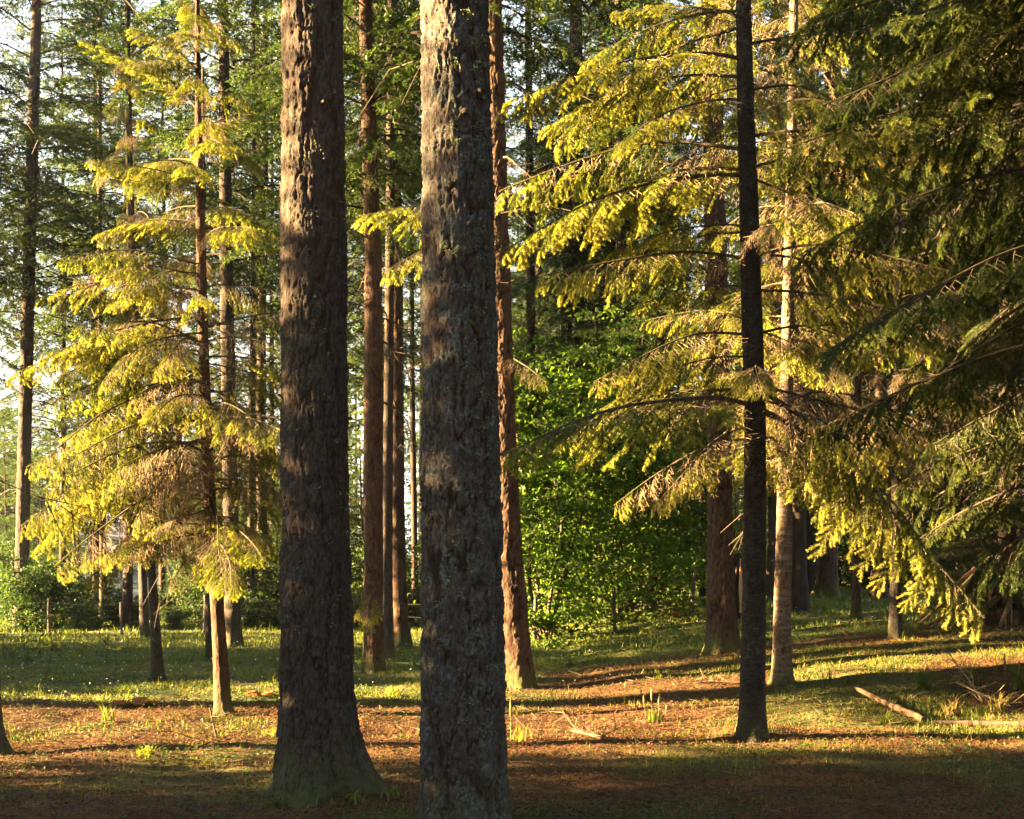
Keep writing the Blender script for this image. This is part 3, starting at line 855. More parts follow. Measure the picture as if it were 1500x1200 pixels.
snags(T4, at4, 12, 3.0, 8.0, 0.11, 3); snags(T5, at5, 14, 2.8, 8.0, 0.09, 4); snags(T6, at6, 16, 3.0, 9.0, 0.09, 5)
snags(T8, at8, 12, 3.0, 9.0, 0.14, 6); snags(T15, at15, 16, 2.5, 8.0, 0.09, 7); snags(T18, at18, 16, 3.0, 9.0, 0.1, 8)
snags(T10, at10, 12, 2.0, 5.0, 0.06, 9); snags(T14, at14, 12, 1.4, 5.0, 0.04, 10)

# ---- the golden young fir on the left
b = G(327, 1047)
T13, at13 = tree_near('young_fir_tree', 'young fir with golden sunlit drooping boughs in the left half', 'tree', b,
    [(327, 1042), (321, 930), (316, 850), (307, 740), (303, 650), (298, 500), (295, 400), (291, 200), (289, 0)],
    [25, 20, 19, 18, 17, 15, 14, 10, 6], M_barkred, 51, top=7.6, nseg=40, step=0.02, amp=0.006, flare=0.3, flare_h=0.08, toprad=0.3)
d13 = b.y
def bp(tree, at, d, ya, tx, ty, dd, kind, var, roll=0.0):
    """bough leaving the trunk at photo height ya, tip at photo point (tx, ty), tip dd metres further or nearer"""
    za = CAMZ + (HOR - ya) / FPX * d
    put_bough(tree, at(za), P(tx, ty, d + dd), kind, var, roll)
for (ya, tx, ty, dd, kd, v) in [
        (470, 15, 552, -0.3, 'full', 0), (430, 62, 430, 0.3, 'half', 0), (560, 55, 680, -0.5, 'half', 1), (540, 130, 640, 0.9, 'full', 2),
        (610, 70, 690, -0.9, 'half', 2), (650, 32, 770, -0.4, 'half', 1), (700, 80, 830, -0.8, 'sparse', 0), (720, 130, 850, 0.5, 'half', 1), (640, 60, 800, 0.1, 'full', 2), (600, 110, 720, -0.6, 'full', 3), (690, 170, 815, -0.2, 'full', 0), (680, 400, 790, 0.1, 'full', 1), (560, 130, 600, 0.2, 'full', 0), (620, 400, 680, -0.1, 'full', 3),
        (560, 412, 560, -0.3, 'half', 0), (600, 410, 640, 0.5, 'half', 2), (670, 420, 735, -0.5, 'half', 1), (700, 430, 800, 0.4, 'sparse', 0),
        (780, 250, 860, -0.5, 'sparse', 1), (400, 180, 430, -0.7, 'half', 2), (330, 140, 345, 0.2, 'full', 1), (270, 130, 235, -0.5, 'full', 3),
        (240, 170, 262, 0.6, 'full', 0), (160, 130, 65, 0.1, 'full', 2), (310, 385, 330, -0.3, 'full', 1), (420, 390, 450, 0.3, 'half', 0),
        (200, 370, 160, 0.3, 'full', 3), (110, 190, 40, -0.5, 'full', 1), (490, 150, 560, -1.1, 'half', 1), (640, 200, 760, -1.3, 'sparse', 0),
        (720, 330, 850, -1.0, 'sparse', 1), (500, 230, 540, -1.2, 'half', 2)]:
    bp(T13, at13, d13, ya, tx, ty, dd, kd, v)
def zpx(py, d): return CAMZ + (HOR - py) / FPX * d
rand_boughs(T13, at13, rs(5), np.linspace(zpx(800, d13), zpx(500, d13), 36), lambda z: 1.3, ['half', 'sparse', 'half', 'full'])
rand_boughs(T13, at13, rs(6), np.linspace(zpx(520, d13), 7.3, 34), lambda z: 1.15 * max(0.25, (7.9 - z) / 4.2), ['full', 'half'], droop=(0.1, -0.25))
rand_boughs(T14, at14, rs(7), np.linspace(2.2, 7.5, 26), lambda z: 0.9 * max(0.3, (8.3 - z) / 5), ['half', 'full', 'sparse'])

# ---- the dark young tree with the big sunlit boughs on the right
b = G(1101, 1083)
T9, at9 = tree_near('young_fir_tree', 'dark young fir trunk whose long sunlit boughs fill the right half', 'tree', b,
    [(1102, 1078), (1102, 1000), (1104, 880), (1106, 720), (1106, 600), (1101, 450), (1097, 300), (1092, 150), (1089, 0)],
    [42, 37, 34, 33, 31, 30, 27, 24, 22], M_barkyoung, 61, top=9.5, nseg=64, step=0.014, amp=0.006, flare=0.3, flare_h=0.08, cells=10, zc=9)
d9 = b.y
for (ya, tx, ty, dd, kd, v) in [
        (90, 738, 152, -0.3, 'full', 0), (110, 800, 190, 0.25, 'full', 2), (245, 800, 335, 0.3, 'full', 2), (335, 890, 372, -0.1, 'full', 0), (150, 900, 215, -0.5, 'full', 1), (425, 930, 450, -0.2, 'full', 1), (520, 880, 600, 0.1, 'full', 2), (20, 850, 95, 0.1, 'full', 1),
        (215, 732, 280, 0.3, 'half', 0),
        (262, 735, 368, -0.2, 'full', 1), (375, 790, 405, -0.6, 'full', 3),
        (470, 945, 470, 0.5, 'half', 2), (487, 870, 560, -0.4, 'half', 0), (575, 815, 640, 0.2, 'half', 1), (600, 740, 665, -1.5, 'full', 0),
        (640, 900, 740, 0.3, 'sparse', 0), (620, 960, 740, -0.5, 'half', 0), (130, 950, 200, 0.9, 'half', 1),
        (70, 1395, 85, -0.2, 'full', 1), (130, 1290, 180, 0.6, 'half', 2), (245, 1330, 270, 0.3, 'full', 2), (205, 1420, 235, -0.9, 'full', 0),
        (370, 1330, 440, 0.5, 'full', 3), (375, 1400, 400, -0.6, 'half', 0), (487, 1300, 520, 0.6, 'half', 2), (430, 1380, 500, -0.3, 'full', 1),
        (570, 1365, 640, 0.4, 'sparse', 1), (585, 1300, 700, -0.5, 'half', 1), (560, 1442, 905, 0.35, 'full', 3), (600, 1385, 850, 0.15, 'full', 1), (600, 1270, 760, 0.8, 'sparse', 0),
        (60, 1000, -60, 0.5, 'full', 0), (40, 1200, -60, -0.4, 'full', 2), (30, 900, 20, 0.3, 'full', 0)]:
    bp(T9, at9, d9, ya, tx, ty, dd, kd, v)
# a little spray of short twigs and dead ends round its trunk
rand_boughs(T9, at9, rs(8), np.linspace(zpx(640, d9), 9.2, 17), lambda z: 1.5 if z < 6.5 else 1.0, ['half', 'full', 'half'], az=(PI * 0.1, PI * 0.9), droop=(-0.1, -0.45))
rand_boughs(T9, at9, rs(81), np.linspace(zpx(540, d9), 9.2, 7), lambda z: 0.9, ['half', 'sparse'], az=(PI * 1.2, PI * 1.8), droop=(-0.1, -0.4))
bp(T4, at4, T4.location.y, 330, 522, 318, -1.0, 'full', 1)
bp(T4, at4, T4.location.y, 360, 560, 400, -0.8, 'half', 1)
bp(T4, at4, T4.location.y, 520, 800, 560, -0.5, 'sparse', 1)
bp(T5, at5, T5.location.y, 862, 540, 922, -0.5, 'half', 1)
rand_boughs(T10, at10, rs(9), np.linspace(zpx(600, 12.3), 10.5, 46), lambda z: 1.4 * max(0.3, min(1, (11.2 - z) / 5)), ['half', 'full', 'sparse'])
rand_boughs(T11, at11, rs(10), np.linspace(2.6, 10.5, 40), lambda z: 1.9 * max(0.25, (11.4 - z) / 8.5), ['half', 'full', 'sparse'])
rand_boughs(T12, at12, rs(12), np.linspace(2.6, 10.5, 46), lambda z: 2.2 * max(0.25, (11.4 - z) / 8.5), ['full', 'half'])

# trees just beyond the right edge whose boughs darken the right side
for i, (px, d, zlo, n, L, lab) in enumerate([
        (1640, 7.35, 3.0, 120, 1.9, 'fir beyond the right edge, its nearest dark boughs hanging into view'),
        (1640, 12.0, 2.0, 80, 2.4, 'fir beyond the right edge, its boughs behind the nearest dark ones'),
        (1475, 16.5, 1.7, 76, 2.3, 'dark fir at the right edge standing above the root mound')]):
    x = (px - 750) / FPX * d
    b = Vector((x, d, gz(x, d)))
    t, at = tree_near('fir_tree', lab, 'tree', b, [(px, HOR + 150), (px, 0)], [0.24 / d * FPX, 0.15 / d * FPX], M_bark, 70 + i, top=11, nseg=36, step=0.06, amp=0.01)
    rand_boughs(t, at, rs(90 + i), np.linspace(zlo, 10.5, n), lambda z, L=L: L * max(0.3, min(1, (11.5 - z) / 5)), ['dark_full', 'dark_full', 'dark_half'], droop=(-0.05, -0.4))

# ------------------------------------------------------------------ forest behind
rng = rs(2024)
def zone(px):
    for lim, nm in ((60, 'at the left edge'), (250, 'left of the golden young fir'), (410, 'right of the golden young fir'), (520, 'hidden behind the big dark trunk'),
                    (620, 'between the two big trunks'), (740, 'behind the lichened big trunk'), (880, 'right of the reddish leaning trunk'), (1010, 'above the maples'),
                    (1150, 'behind the dark young trunk'), (1300, 'right of the pale lit trunk'), (1440, 'behind the dark boughs on the right')):
        if px < lim: return nm
    return 'at the right edge'
placed = []
def ok(x, y, r):
    for (a, b_, c) in placed:
        if (a - x) ** 2 + (b_ - y) ** 2 < (r + c) ** 2 * 0.25: return False
    placed.append((x, y, r)); return True
thin = [(187, 500, 26), (370, 600, 27), (386, 600, 30), (398, 600, 34), (605, 700, 29), (955, 350, 30), (240, 500, 33), (700, 300, 31), (775, 400, 28), (1035, 300, 27), (905, 400, 31)]
thin += [(-15, 0, 27), (92, 0, 33), (148, 0, 29), (262, 0, 37)]
for i, (px, _, d) in enumerate(thin):
    x = (px - 750) / FPX * d
    placed.append((x, d, 1.5))
    far_tree(x, d, 'tall', i, rng.uniform(0.75, 0.95), rng.random() * 6, 'slender far fir ' + zone(px), 'slender far firs between the nearer trees', tw=0.55)
for i, (px, d) in enumerate([(1180, 21), (1290, 24), (1400, 20.5), (1490, 25), (1350, 29), (1230, 31), (-110, 25), (140, 33)]):
    x = (px - 750) / FPX * d; placed.append((x, d, 2.0))
    far_tree(x, d, 'mid', i, 1.15, i * 1.7, 'dense dark mid height fir ' + zone(px), 'dense mid height firs in the shade', trunkvar=0)
for i in range(400):
    d = 24 + 42 * rng.random() ** 0.8
    x = rng.uniform(-0.62, 0.62) * d
    px = 750 + x / d * FPX
    if d < 29 and (px < 450 or 760 < px < 1300): continue
    if px < 440 and rng.random() < 0.93: continue
    if 480 < px < 620 and rng.random() < 0.6: continue
    if 930 < px < 1080 and rng.random() < 0.92: continue
    if len(placed) > 66: break
    if ok(x, d, 2.6):
        far_tree(x, d, 'tall', int(rng.integers(4)), rng.uniform(0.75, 1.05), rng.random() * 6, ('tall forest fir ' if d < 44 else 'distant tall forest fir ') + zone(px), 'tall firs in the forest behind', tw=rng.uniform(0.8, 1.1))
placed = []
n = 0
for i in range(400):
    d = rng.uniform(30, 44); x = rng.uniform(-0.58, 0.60) * d
    px = 750 + x / d * FPX
    if 120 < px < 260: continue
    if ok(x, d, 2.3):
        far_tree(x, d, 'young', i, rng.uniform(0.5, 0.8) if (px < 700 or 930 < px < 1080) else rng.uniform(0.6, 1.05), rng.random() * 6, 'bushy young fir beyond the fence, ' + zone(px), 'young firs beyond the fence', name='young_fir_tree')
        n += 1
    if n > 62: break
print('young', n)

# ------------------------------------------------------------------ unseen trees added left of the frame to block and shape the sunlight
for i, (x, y, kind, v, s) in enumerate([
        (-8.5, 6.7, 'young', 1, 0.74), (-8.2, 5.7, 'young', 1, 0.655), (-8.0, 4.6, 'young', 1, 0.82), (-8.8, 2.8, 'young', 1, 0.8), (-8.4, 0.4, 'young', 1, 0.8), (-9.4, 6.0, 'young', 0, 0.78), (-9.6, 5.0, 'young', 0, 0.95), (-9.6, 3.6, 'young', 0, 0.95), (-9.4, 1.4, 'young', 0, 0.9),
        (-8.6, -2.0, 'young', 1, 0.8), (-11, -1, 'young', 1, 0.9), (-10.8, 4.6, 'young', 1, 0.8), (-10.8, 6.4, 'young', 1, 0.6),
        (-11.6, 14.3, 'young', 1, 0.72), (-13, 14.2, 'mid', 0, 0.62), (-13.5, 17.2, 'mid', 1, 0.70), (-12.0, 17.5, 'young', 1, 0.8), (-14.6, 15.0, 'young', 1, 0.85), (-9.5, 7.45, 'mid', 0, 0.48), (-10.8, 7.3, 'mid', 0, 0.5)]):
    far_tree(x, y, kind, v, s, i * 1.7, 'added sun-blocking fir outside the photo on the sunny side', 'added sun-blocking firs outside the photo on the sunny side', name='young_fir_tree')  # unseen blockers, put in to shade the foreground and big trunks
for i, (x, y, v, s) in enumerate([(-12, 4.9, 1, 0.9), (-10.5, 10.9, 3, 1.3), (-19, 12.4, 3, 1.5), (-17, 15.8, 3, 1.3), (-20, 16.4, 3, 1.2), (-17, 24.5, 3, 1.0), (-13, 3, 1, 0.9), (-15, 0, 1, 1.0), (-11, -3, 1, 1.0), (-22, 24, 1, 1.0), (-28, 20, 1, 1.0)]):
    far_tree(x, y, 'tall', v, s, i * 1.3, 'added shade-casting tall fir outside the photo on the sunny side', 'added shade-casting tall firs outside the photo on the sunny side')  # unseen, put in for their trunk and crown shadows
for i, (x, y, w, h, kd) in enumerate([(-9.9, 7.15, .40, .85, 'mid'), (-9.9, 7.8, .34, .85, 'mid'), (-11.3, 7.35, .40, .85, 'mid'), (-9.9, 4.85, .38, 1.05, 'young'), (-11.2, 4.6, .5, 1.1, 'young'), (-10, 6.05, .2, 1.0, 'young'), (-9.9, 4.1, .5, 1.05, 'young'), (-11.4, 6.05, .18, 1.05, 'young'), (-9.2, 5.62, .26, .60, 'young'), (-9.3, 6.55, .24, .52, 'young')]):
    t = far_tree(x, y, kd, 1, 1.0, i * 2.2, 'added column shaped sun-blocking fir outside the photo on the sunny side', 'added sun-blocking narrow firs outside the photo on the sunny side', name='young_fir_tree', trunkvar=0)
    t.scale = (w, w, h)  # squeezed into columns, leaving sun gaps for the big trunks
for i, (x, y, w, h) in enumerate([(-12, 13.9, .5, .85), (-12.4, 14.9, .5, .85), (-12, 15.8, .45, .85), (-12.6, 17.5, .5, .9), (-12.3, 18.6, .5, .9)]):
    t = far_tree(x, y, 'mid', 1, 1.0, i * 2.2, 'added column shaped sun-blocking fir outside the photo on the sunny side', 'added sun-blocking narrow firs outside the photo on the sunny side', name='young_fir_tree', trunkvar=0)
    t.scale = (w, w, h)  # columns added to keep sun off the middle trunks
for i, (x, y, kd, sc_) in enumerate([(6.2, 3.6, 'mid', 1.1), (6.8, 6.6, 'mid', 1.15), (4.6, 0.6, 'mid', 1.1), (9.0, 10.5, 'mid', 1.2), (2.4, -3.2, 'mid', 1.1), (-2.4, -3.0, 'mid', 1.1), (8.0, 1.0, 'tall', .9)]):
    far_tree(x, y, kd, i, sc_, i * 1.9, 'added fir shading boughs from the sky around the viewpoint', 'tall firs around the viewpoint', trunkvar=0)  # unseen crowns added to cut sky light on the right-hand boughs
for (x, y) in ((-12.8, 4.2),):
    t = far_tree(x, y, 'tall', 0, 1.0, x, 'added tall narrow sun-blocking fir outside the photo on the sunny side', 'added shade-casting tall firs outside the photo on the sunny side')
    t.scale = (0.72, 0.72, 1.12)  # added and narrowed to block sun from the right-hand boughs

# ------------------------------------------------------------------ the forest goes on behind the camera and to the right
rng = rs(4242); placed = []
for i in range(600):
    th = rng.random() * 2 * PI; d = rng.uniform(5, 30)
    x = d * math.cos(th); y = d * math.sin(th)
    if y > -3 and x < 6.5: continue
    if y > 0 and abs(x) / max(y, 0.1) < 0.62: continue
    if len(placed) > 44: break
    if ok(x, y, 3.4):
        far_tree(x, y, 'tall', int(rng.integers(4)), rng.uniform(0.8, 1.05), rng.random() * 6, 'added fir shading boughs from the sky around the viewpoint', 'tall firs around the viewpoint')

# ------------------------------------------------------------------ broad leaved bushes
def leaves(mb, C, D, ln, wd, rng, mat=0):
    """rhombic leaves folded on the midrib: C centres, D directions"""
    m = len(C)
    D = D / np.maximum(np.linalg.norm(D, axis=1, keepdims=True), 1e-6)
    nrm = np.array([0, 0, 1.0]) + rng.standard_normal((m, 3)) * 0.45
    q = np.cross(D, nrm); q /= np.maximum(np.linalg.norm(q, axis=1, keepdims=True), 1e-6)
    up = np.cross(q, D)
    L = (ln * (0.6 + 0.8 * rng.random(m)))[:, None]; W = L * wd / ln
    a = C; b = C + D * L * 0.45 + q * W * 0.5 + up * W * 0.15; c = C + D * L - up * L * 0.12; d = C + D * L * 0.45 - q * W * 0.5 + up * W * 0.15
    v = np.stack([a, b, c, d], 1).reshape(-1, 3)
    i = np.arange(m)[:, None] * 4
    t = np.concatenate([i + [0, 1, 2], i + [0, 2, 3]])
    mb.add(v, t, None, mat)

def gen_bush(seed, h=4.0, r=2.2, stems=6, sprays=260, per=34, ln=0.075, wd=0.06, lmat=None, layer=0.5, low=0.15, spread=0.4, stem_r=0.03):
    rng = rs(seed); wood = MB(); fol = MB()
    C, D = [], []
    sp = []
    for k in range(stems):
        th = k * 2.4 + rng.random(); rr = r * rng.uniform(0.2, 0.75); hh = h * rng.uniform(0.65, 1.0)
        s = np.linspace(0, 1, 9)
        wob = rng.standard_normal(2) * 0.12 * r
        pts = np.stack([math.cos(th) * rr * s ** 1.3 + wob[0] * np.sin(s * 5), math.sin(th) * rr * s ** 1.3 + wob[1] * np.sin(s * 4), hh * s - 0.15], 1)
        tube(wood, pts, stem_r * (1 - 0.8 * s) * h / 4, 5, 0)
        sp.append(pts)
    A, B = [], []
    for k in range(sprays):
        pts = sp[rng.integers(len(sp))]
        t = low + (1 - low) * rng.random() ** 0.8
        p = np.array([np.interp(t, np.linspace(0, 1, 9), pts[:, i]) for i in range(3)])
        th = rng.random() * 2 * PI
        L = r * rng.uniform(0.2, 0.75) * (1.15 - t * 0.7)
        d = np.array([math.cos(th), math.sin(th), rng.uniform(-0.25, 0.45)])
        e = p + d * L
        if e[2] < 0.05: e[2] = 0.05
        A.append(p); B.append(e)
        # sub-sprays, roughly in a layer
        u = rng.random(per) ** 0.6
        c = p + (e - p) * u[:, None] + rng.standard_normal((per, 3)) * np.array([1, 1, layer * 0.5]) * spread * L * 0.6
        c[:, 2] = np.maximum(c[:, 2], 0.02)
        dd = d + rng.standard_normal((per, 3)) * 0.8 + np.array([0, 0, -0.25])
        C.append(c); D.append(dd)
    sticks(wood, A, B, 0.009, 0.003, 0)
    leaves(fol, np.concatenate(C), np.concatenate(D), ln, wd, rng, 0)
    return (wood.mesh('bush_stems', [M_twig]), fol.mesh('bush_leaves', [lmat]))

BUSH = {
    'maple': [gen_bush(201, 5.8, 2.8, 7, 400, 46, 0.09, 0.085, M_maple, 0.22, 0.02, 0.24), gen_bush(202, 5.4, 2.5, 6, 350, 46, 0.09, 0.085, M_maple, 0.22, 0.02, 0.24)],
    'shrub': [gen_bush(211, 1.7, 1.1, 9, 260, 30, 0.055, 0.04, M_shrub, 0.9, 0.05), gen_bush(212, 2.3, 1.3, 9, 300, 30, 0.06, 0.042, M_shrub, 0.9, 0.05), gen_bush(213, 1.1, 0.9, 9, 200, 30, 0.05, 0.036, M_shrub, 0.9, 0.05)],
}
def bush(x, y, kind, var, s, rz, label, group, name, cat):
    t = root(name, (x, y, gz(x, y)), label, cat, group)
    t.rotation_euler.z = rz; t.scale = (s, s, s * (1.2 if kind == 'maple' else 1))
    w, f = BUSH[kind][var % len(BUSH[kind])]
    obj('stem', w, t); obj('foliage', f, t)
    return t
for i, (px, d, v, s, lab) in enumerate([
        (800, 20.5, 0, 0.92, 'bright yellow green leafy maple beside the reddish leaning trunk'),
        (850, 24.0, 1, 0.85, 'leafy maple in half shade just right of the brightest one'),
        (905, 22.5, 0, 0.90, 'shaded leafy maple hanging over the middle fence post'),
        (975, 25.5, 1, 0.85, 'dark leafy maple right of the slanting trunks'),
        (770, 27.0, 1, 0.95, 'leafy maple rising behind the brightest one')]):
    x = (px - 750) / FPX * d
    bush(x, d, 'maple', v, s, i * 1.9 + 0.6, lab, 'maples by the fence', 'maple_tree', 'tree')
rng = rs(31)
k = 0
for d, n, lo, hi in ((27, 15, 20, 640), (30, 16, -20, 700), (34, 16, -40, 1500), (29, 12, 780, 1420), (25.5, 7, 30, 420)):
    for j in range(n):
        px = lo + (hi - lo) * (j + rng.random() * 0.8) / n
        dd = d + rng.uniform(-1.2, 1.2); x = (px - 750) / FPX * dd
        s = rng.uniform(0.7, 1.25) * (1.0 if d > 26 else 0.5)
        if 120 < px < 260: s *= 0.5
        bush(x, dd, 'shrub', k, s, rng.random() * 6, ('leafy shrub at the fence, ' if dd < 29 else 'leafy shrub beyond the fence, ') + zone(px), 'shrubs along the fence', 'shrub', 'shrub'); k += 1
# low unseen thicket, added on the sunny side to shade the meadow
for i, (x, y, s) in enumerate([(-11.8, 11.7, .7), (-11.5, 12.6, .95), (-12.9, 12.4, .9), (-12.3, 13.8, 1.1), (-14, 13.2, 1.0), (-13.4, 19.5, 1.0), (-13.8, 21.0, 1.0), (-14.2, 22.6, 1.1), (-12.0, 15.2, 1.2), (-12.6, 16.6, 1.3), (-12.9, 18.2, 1.3), (-13.4, 14.4, 1.2), (-13.8, 17.2, 1.3)]):
    bush(x, y, 'shrub', 1, s, i * 1.1, 'added shade-casting shrub outside the photo on the sunny side', 'added shade-casting shrubs outside the photo on the sunny side', 'shrub', 'shrub')

# far wood closing the view behind everything that can be told apart
def far_wood():
    rng = rs(88); mb = MB()
    A, B = [], []
    T0, T1_, TR = [], [], []
    for i in range(150):
        d = rng.uniform(60, 84); x = rng.uniform(-0.62, 0.62) * d
        px = 750 + x / d * FPX
        H = rng.uniform(7, 11) if (px < 450) else (rng.uniform(12, 22) if px < 1080 else rng.uniform(16, 28))
        z0 = gz(x, d) - 0.3
        T0.append((x, d, z0)); T1_.append((x, d, z0 + H * .95)); TR.append(0.2)
        n = 230
        u = rng.random(n); z = z0 + 0.5 + (H - 0.5) * u
        rr = 3.1 * (1 - u) ** 0.8 * rng.uniform(0.4, 1.1, n) + 0.1
        th = rng.random(n) * 6.28
        c = np.stack([x + rr * np.cos(th) * .5, d + rr * np.sin(th) * .5, z], 1)
        e = np.stack([x + rr * np.cos(th), d + rr * np.sin(th), z - rr * 0.35], 1)
        A.append(c); B.append(e)
    needles(mb, np.concatenate(A), np.concatenate(B), 5, 0.6, 0.17, rng, 0, 0.8, 0.5)
    sticks(mb, T0, T1_, TR, 0.05, 1)
    tag(obj('far_wood', mb.mesh('far_wood', [M_farn, M_barkfar])), kind='stuff')
far_wood()

# ------------------------------------------------------------------ pale blue house glimpsed through the trees on the left
def boxv(x0, x1, y0, y1, z0, z1):
    v = [(x, y, z) for z in (z0, z1) for y in (y0, y1) for x in (x0, x1)]
    q = [(0, 2, 3, 1), (4, 5, 7, 6), (0, 1, 5, 4), (2, 6, 7, 3), (0, 4, 6, 2), (1, 3, 7, 5)]
    return v, q
def boxm(name, x0, x1, y0, y1, z0, z1, mat):
    mb = MB(); v, q = boxv(x0, x1, y0, y1, z0, z1); mb.add(v, None, q); return mb.mesh(name, [mat])
def house():
    d = 38.0; x = (192 - 750) / FPX * d
    t = root('house', (x, d, gz(x, d) + 0.25), 'pale blue house glimpsed through the golden fir boughs on the left', 'house')
    obj('wall', boxm('wall', -1.6, 1.6, 0, 4, 0, 2.2, M_siding), t)
    mb = MB()
    for k in range(14):
        z = 0.02 + k * 0.155
        v, q = boxv(-1.62, 1.62, -0.03, -0.003, z, z + 0.14); mb.add(v, None, q)
    tag(obj('siding', mb.mesh('siding', [M_siding]), t), kind='stuff')
    mb = MB(); mb.add([(-1.8, -0.4, 2.15), (1.8, -0.4, 2.15), (1.8, 2, 3.0), (-1.8, 2, 3.0), (1.8, 4.4, 2.15), (-1.8, 4.4, 2.15)], None, [(0, 1, 2, 3), (3, 2, 4, 5)])
    mb.add([(-1.8, -0.4, 2.05), (1.8, -0.4, 2.05), (1.8, -0.4, 2.149), (-1.8, -0.4, 2.149)], None, [(0, 1, 2, 3)])
    obj('roof', mb.mesh('roof', [M_roofm]), t)
    for wx in (-0.8, 0.8):
        w = obj('window', boxm('window', wx - .45, wx + .45, -0.06, -0.034, 0.75, 1.65, M_trim), t)
        obj('pane', boxm('pane', wx - .38, wx + .38, -0.075, -0.062, 0.82, 1.58, M_glass), w)
house()

# ------------------------------------------------------------------ fence: posts and wires
def fence_post(px, py, h, w, lab, lean=0.0):
    b = G(px, py); mb = MB()
    s = np.linspace(-0.3, h, 7)
    tube(mb, np.stack([lean * s + 0.01 * np.sin(s * 5 + px), 0 * s, s], 1), w * (1 + 0.12 * np.sin(s * 9 + px)), 8, 0)
    o = obj('fence_post', mb.mesh('fence_post', [M_post], False), None, b)
    return tag(o, lab, 'fence post', 'fence posts'), b
posts = [fence_post(783, 944, 0.82, 0.035, 'weathered fence post under the brightest maple leaves', 0.01)[1],
         fence_post(900, 929, 0.80, 0.032, 'thin dark fence post in the middle of the lit clearing')[1],
         fence_post(1015, 907, 0.95, 0.035, 'dark fence post just left of the furrowed mossy footed trunk', 0.01)[1]]
lp = [fence_post(-90, 930, 0.95, 0.04, 'weathered fence post beyond the left edge')[1],
      fence_post(72, 930, 0.75, 0.035, 'pale weathered fence post at the far side of the left meadow')[1],
      fence_post(178, 934, 0.7, 0.03, 'thin dark fence stake in the shade of the left meadow')[1],
      fence_post(300, 930, 0.8, 0.035, 'dark fence post behind the golden young fir')[1],
      fence_post(520, 925, 0.8, 0.035, 'dark fence post behind the gap between the big trunks')[1]]
def wire(P0, zs, lab, group):
    for h, l in zip(zs, lab):
        A_, B_ = [], []
        for a, b in zip(P0[:-1], P0[1:]):
            n = 8
            for k in range(n):
                f0, f1 = k / n, (k + 1) / n
                p = a.lerp(b, f0) + Vector((0, -0.04, h - 0.05 * math.sin(PI * f0))); q = a.lerp(b, f1) + Vector((0, -0.04, h - 0.05 * math.sin(PI * f1)))
                A_.append(p[:]); B_.append(q[:])
        mb = MB(); sticks(mb, A_, B_, 0.0022, 0.0022)
        tag(obj('fence_wire', mb.mesh('fence_wire', [M_wire])), l, 'wire', group)
wire(lp + posts + [G(1170, 885)], [0.68, 0.42], ['upper fence wire strung from post to post across the clearing', 'lower fence wire strung from post to post across the clearing'], 'fence wires')
b = G(1168, 888)
tag(obj('fence_post', (lambda mb: (tube(mb, [(0, 0, -.2), (0.01, 0, .4), (0.0, 0, .95)], 0.022, 7), mb.mesh('fence_post', [M_post]))[1])(MB()), None, b), 'thin fence stake right of the pale lit trunk', 'fence post', 'fence posts')

# ------------------------------------------------------------------ stump, logs, fallen branches, root mound
def ragged_log(name, a, b, r, mat, lab, cat, seed, stubs=5, endmat=None):
    rng = rs(seed); a = Vector(a); b = Vector(b); d = b - a; L = d.length
    n = 26; s = np.linspace(0, 1, n)
    pts = np.array([[a.x + d.x * t, a.y + d.y * t, a.z + d.z * t] for t in s])
    pts[:, 2] += 0.03 * L * np.sin(s * 3 + seed) * s * (1 - s); pts[:, 1] += 0.02 * L * np.sin(s * 5 + seed)
    rad = r * (1 - 0.45 * s) * (1 + 0.07 * rng.standard_normal(n)); rad = np.maximum(rad, 0.004); rad[0] *= 0.6; rad[-1] *= 0.35
    t = root(name, a, lab, cat)
    mb = MB(); tube(mb, pts - np.array(a), rad, 9, 0); mb2 = MB()
    obj('trunk' if cat == 'log' else 'stem', mb.mesh(name, [mat], False), t)
    A_, B_ = [], []
    for k in range(stubs):
        i = rng.integers(3, n - 1); p = pts[i] - np.array(a); q = p + np.array([rng.normal() * 0.2, rng.normal() * 0.2, abs(rng.normal()) * 0.16 + 0.02]) * (0.5 + L * 0.35)
        A_.append(p); B_.append(q)
        for w in range(2):
            m = p + (q - p) * rng.uniform(0.4, 0.9); A_.append(m); B_.append(m + rng.standard_normal(3) * 0.09 + np.array([0, 0, 0.03]))
    if A_:
        sticks(mb2, A_, B_, 0.3 * r * 0.5 + 0.002, 0.002)
        tag(obj('twig', mb2.mesh('twig', [mat]), t), kind='stuff')
    return t
def lift(v, h): return Vector((v.x, v.y, v.z + h))
ragged_log('log', lift(G(1352, 1060), .03), lift(G(1252, 1026), .12), 0.034, M_log, 'short sunlit orange brown log tapering up to the left, right of the dark young trunk', 'log', 3, 0)
ragged_log('log', lift(G(1540, 1063), .015), lift(G(1362, 1061), .005), 0.034, M_logdark, 'dark log lying in shade at the right edge behind the sunlit one', 'log', 4, 0)
ragged_log('fallen_branch', lift(G(905, 1090), .02), lift(G(835, 1079), .05), 0.017, M_log, 'small sunlit dead branch lying between the lichened trunk and the dark young trunk', 'branch', 5, 7)
ragged_log('fallen_branch', lift(G(1090, 1003), .02), lift(G(1015, 1007), .05), 0.015, M_log, 'thin reddish dead branch left of the dark young trunk', 'branch', 6, 6)
ragged_log('fallen_branch', lift(G(318, 1086), .0), lift(G(318, 1086), .0) + Vector((-0.06, 0, 0.28)), 0.010, M_logdark, 'thin dark twig stuck upright in the needles below the golden young fir', 'branch', 7, 3)
ragged_log('fallen_branch', lift(G(322, 1084), .01), lift(G(285, 1100), .02), 0.009, M_log, 'thin twig lying left of the upright dark twig', 'branch', 8, 2)
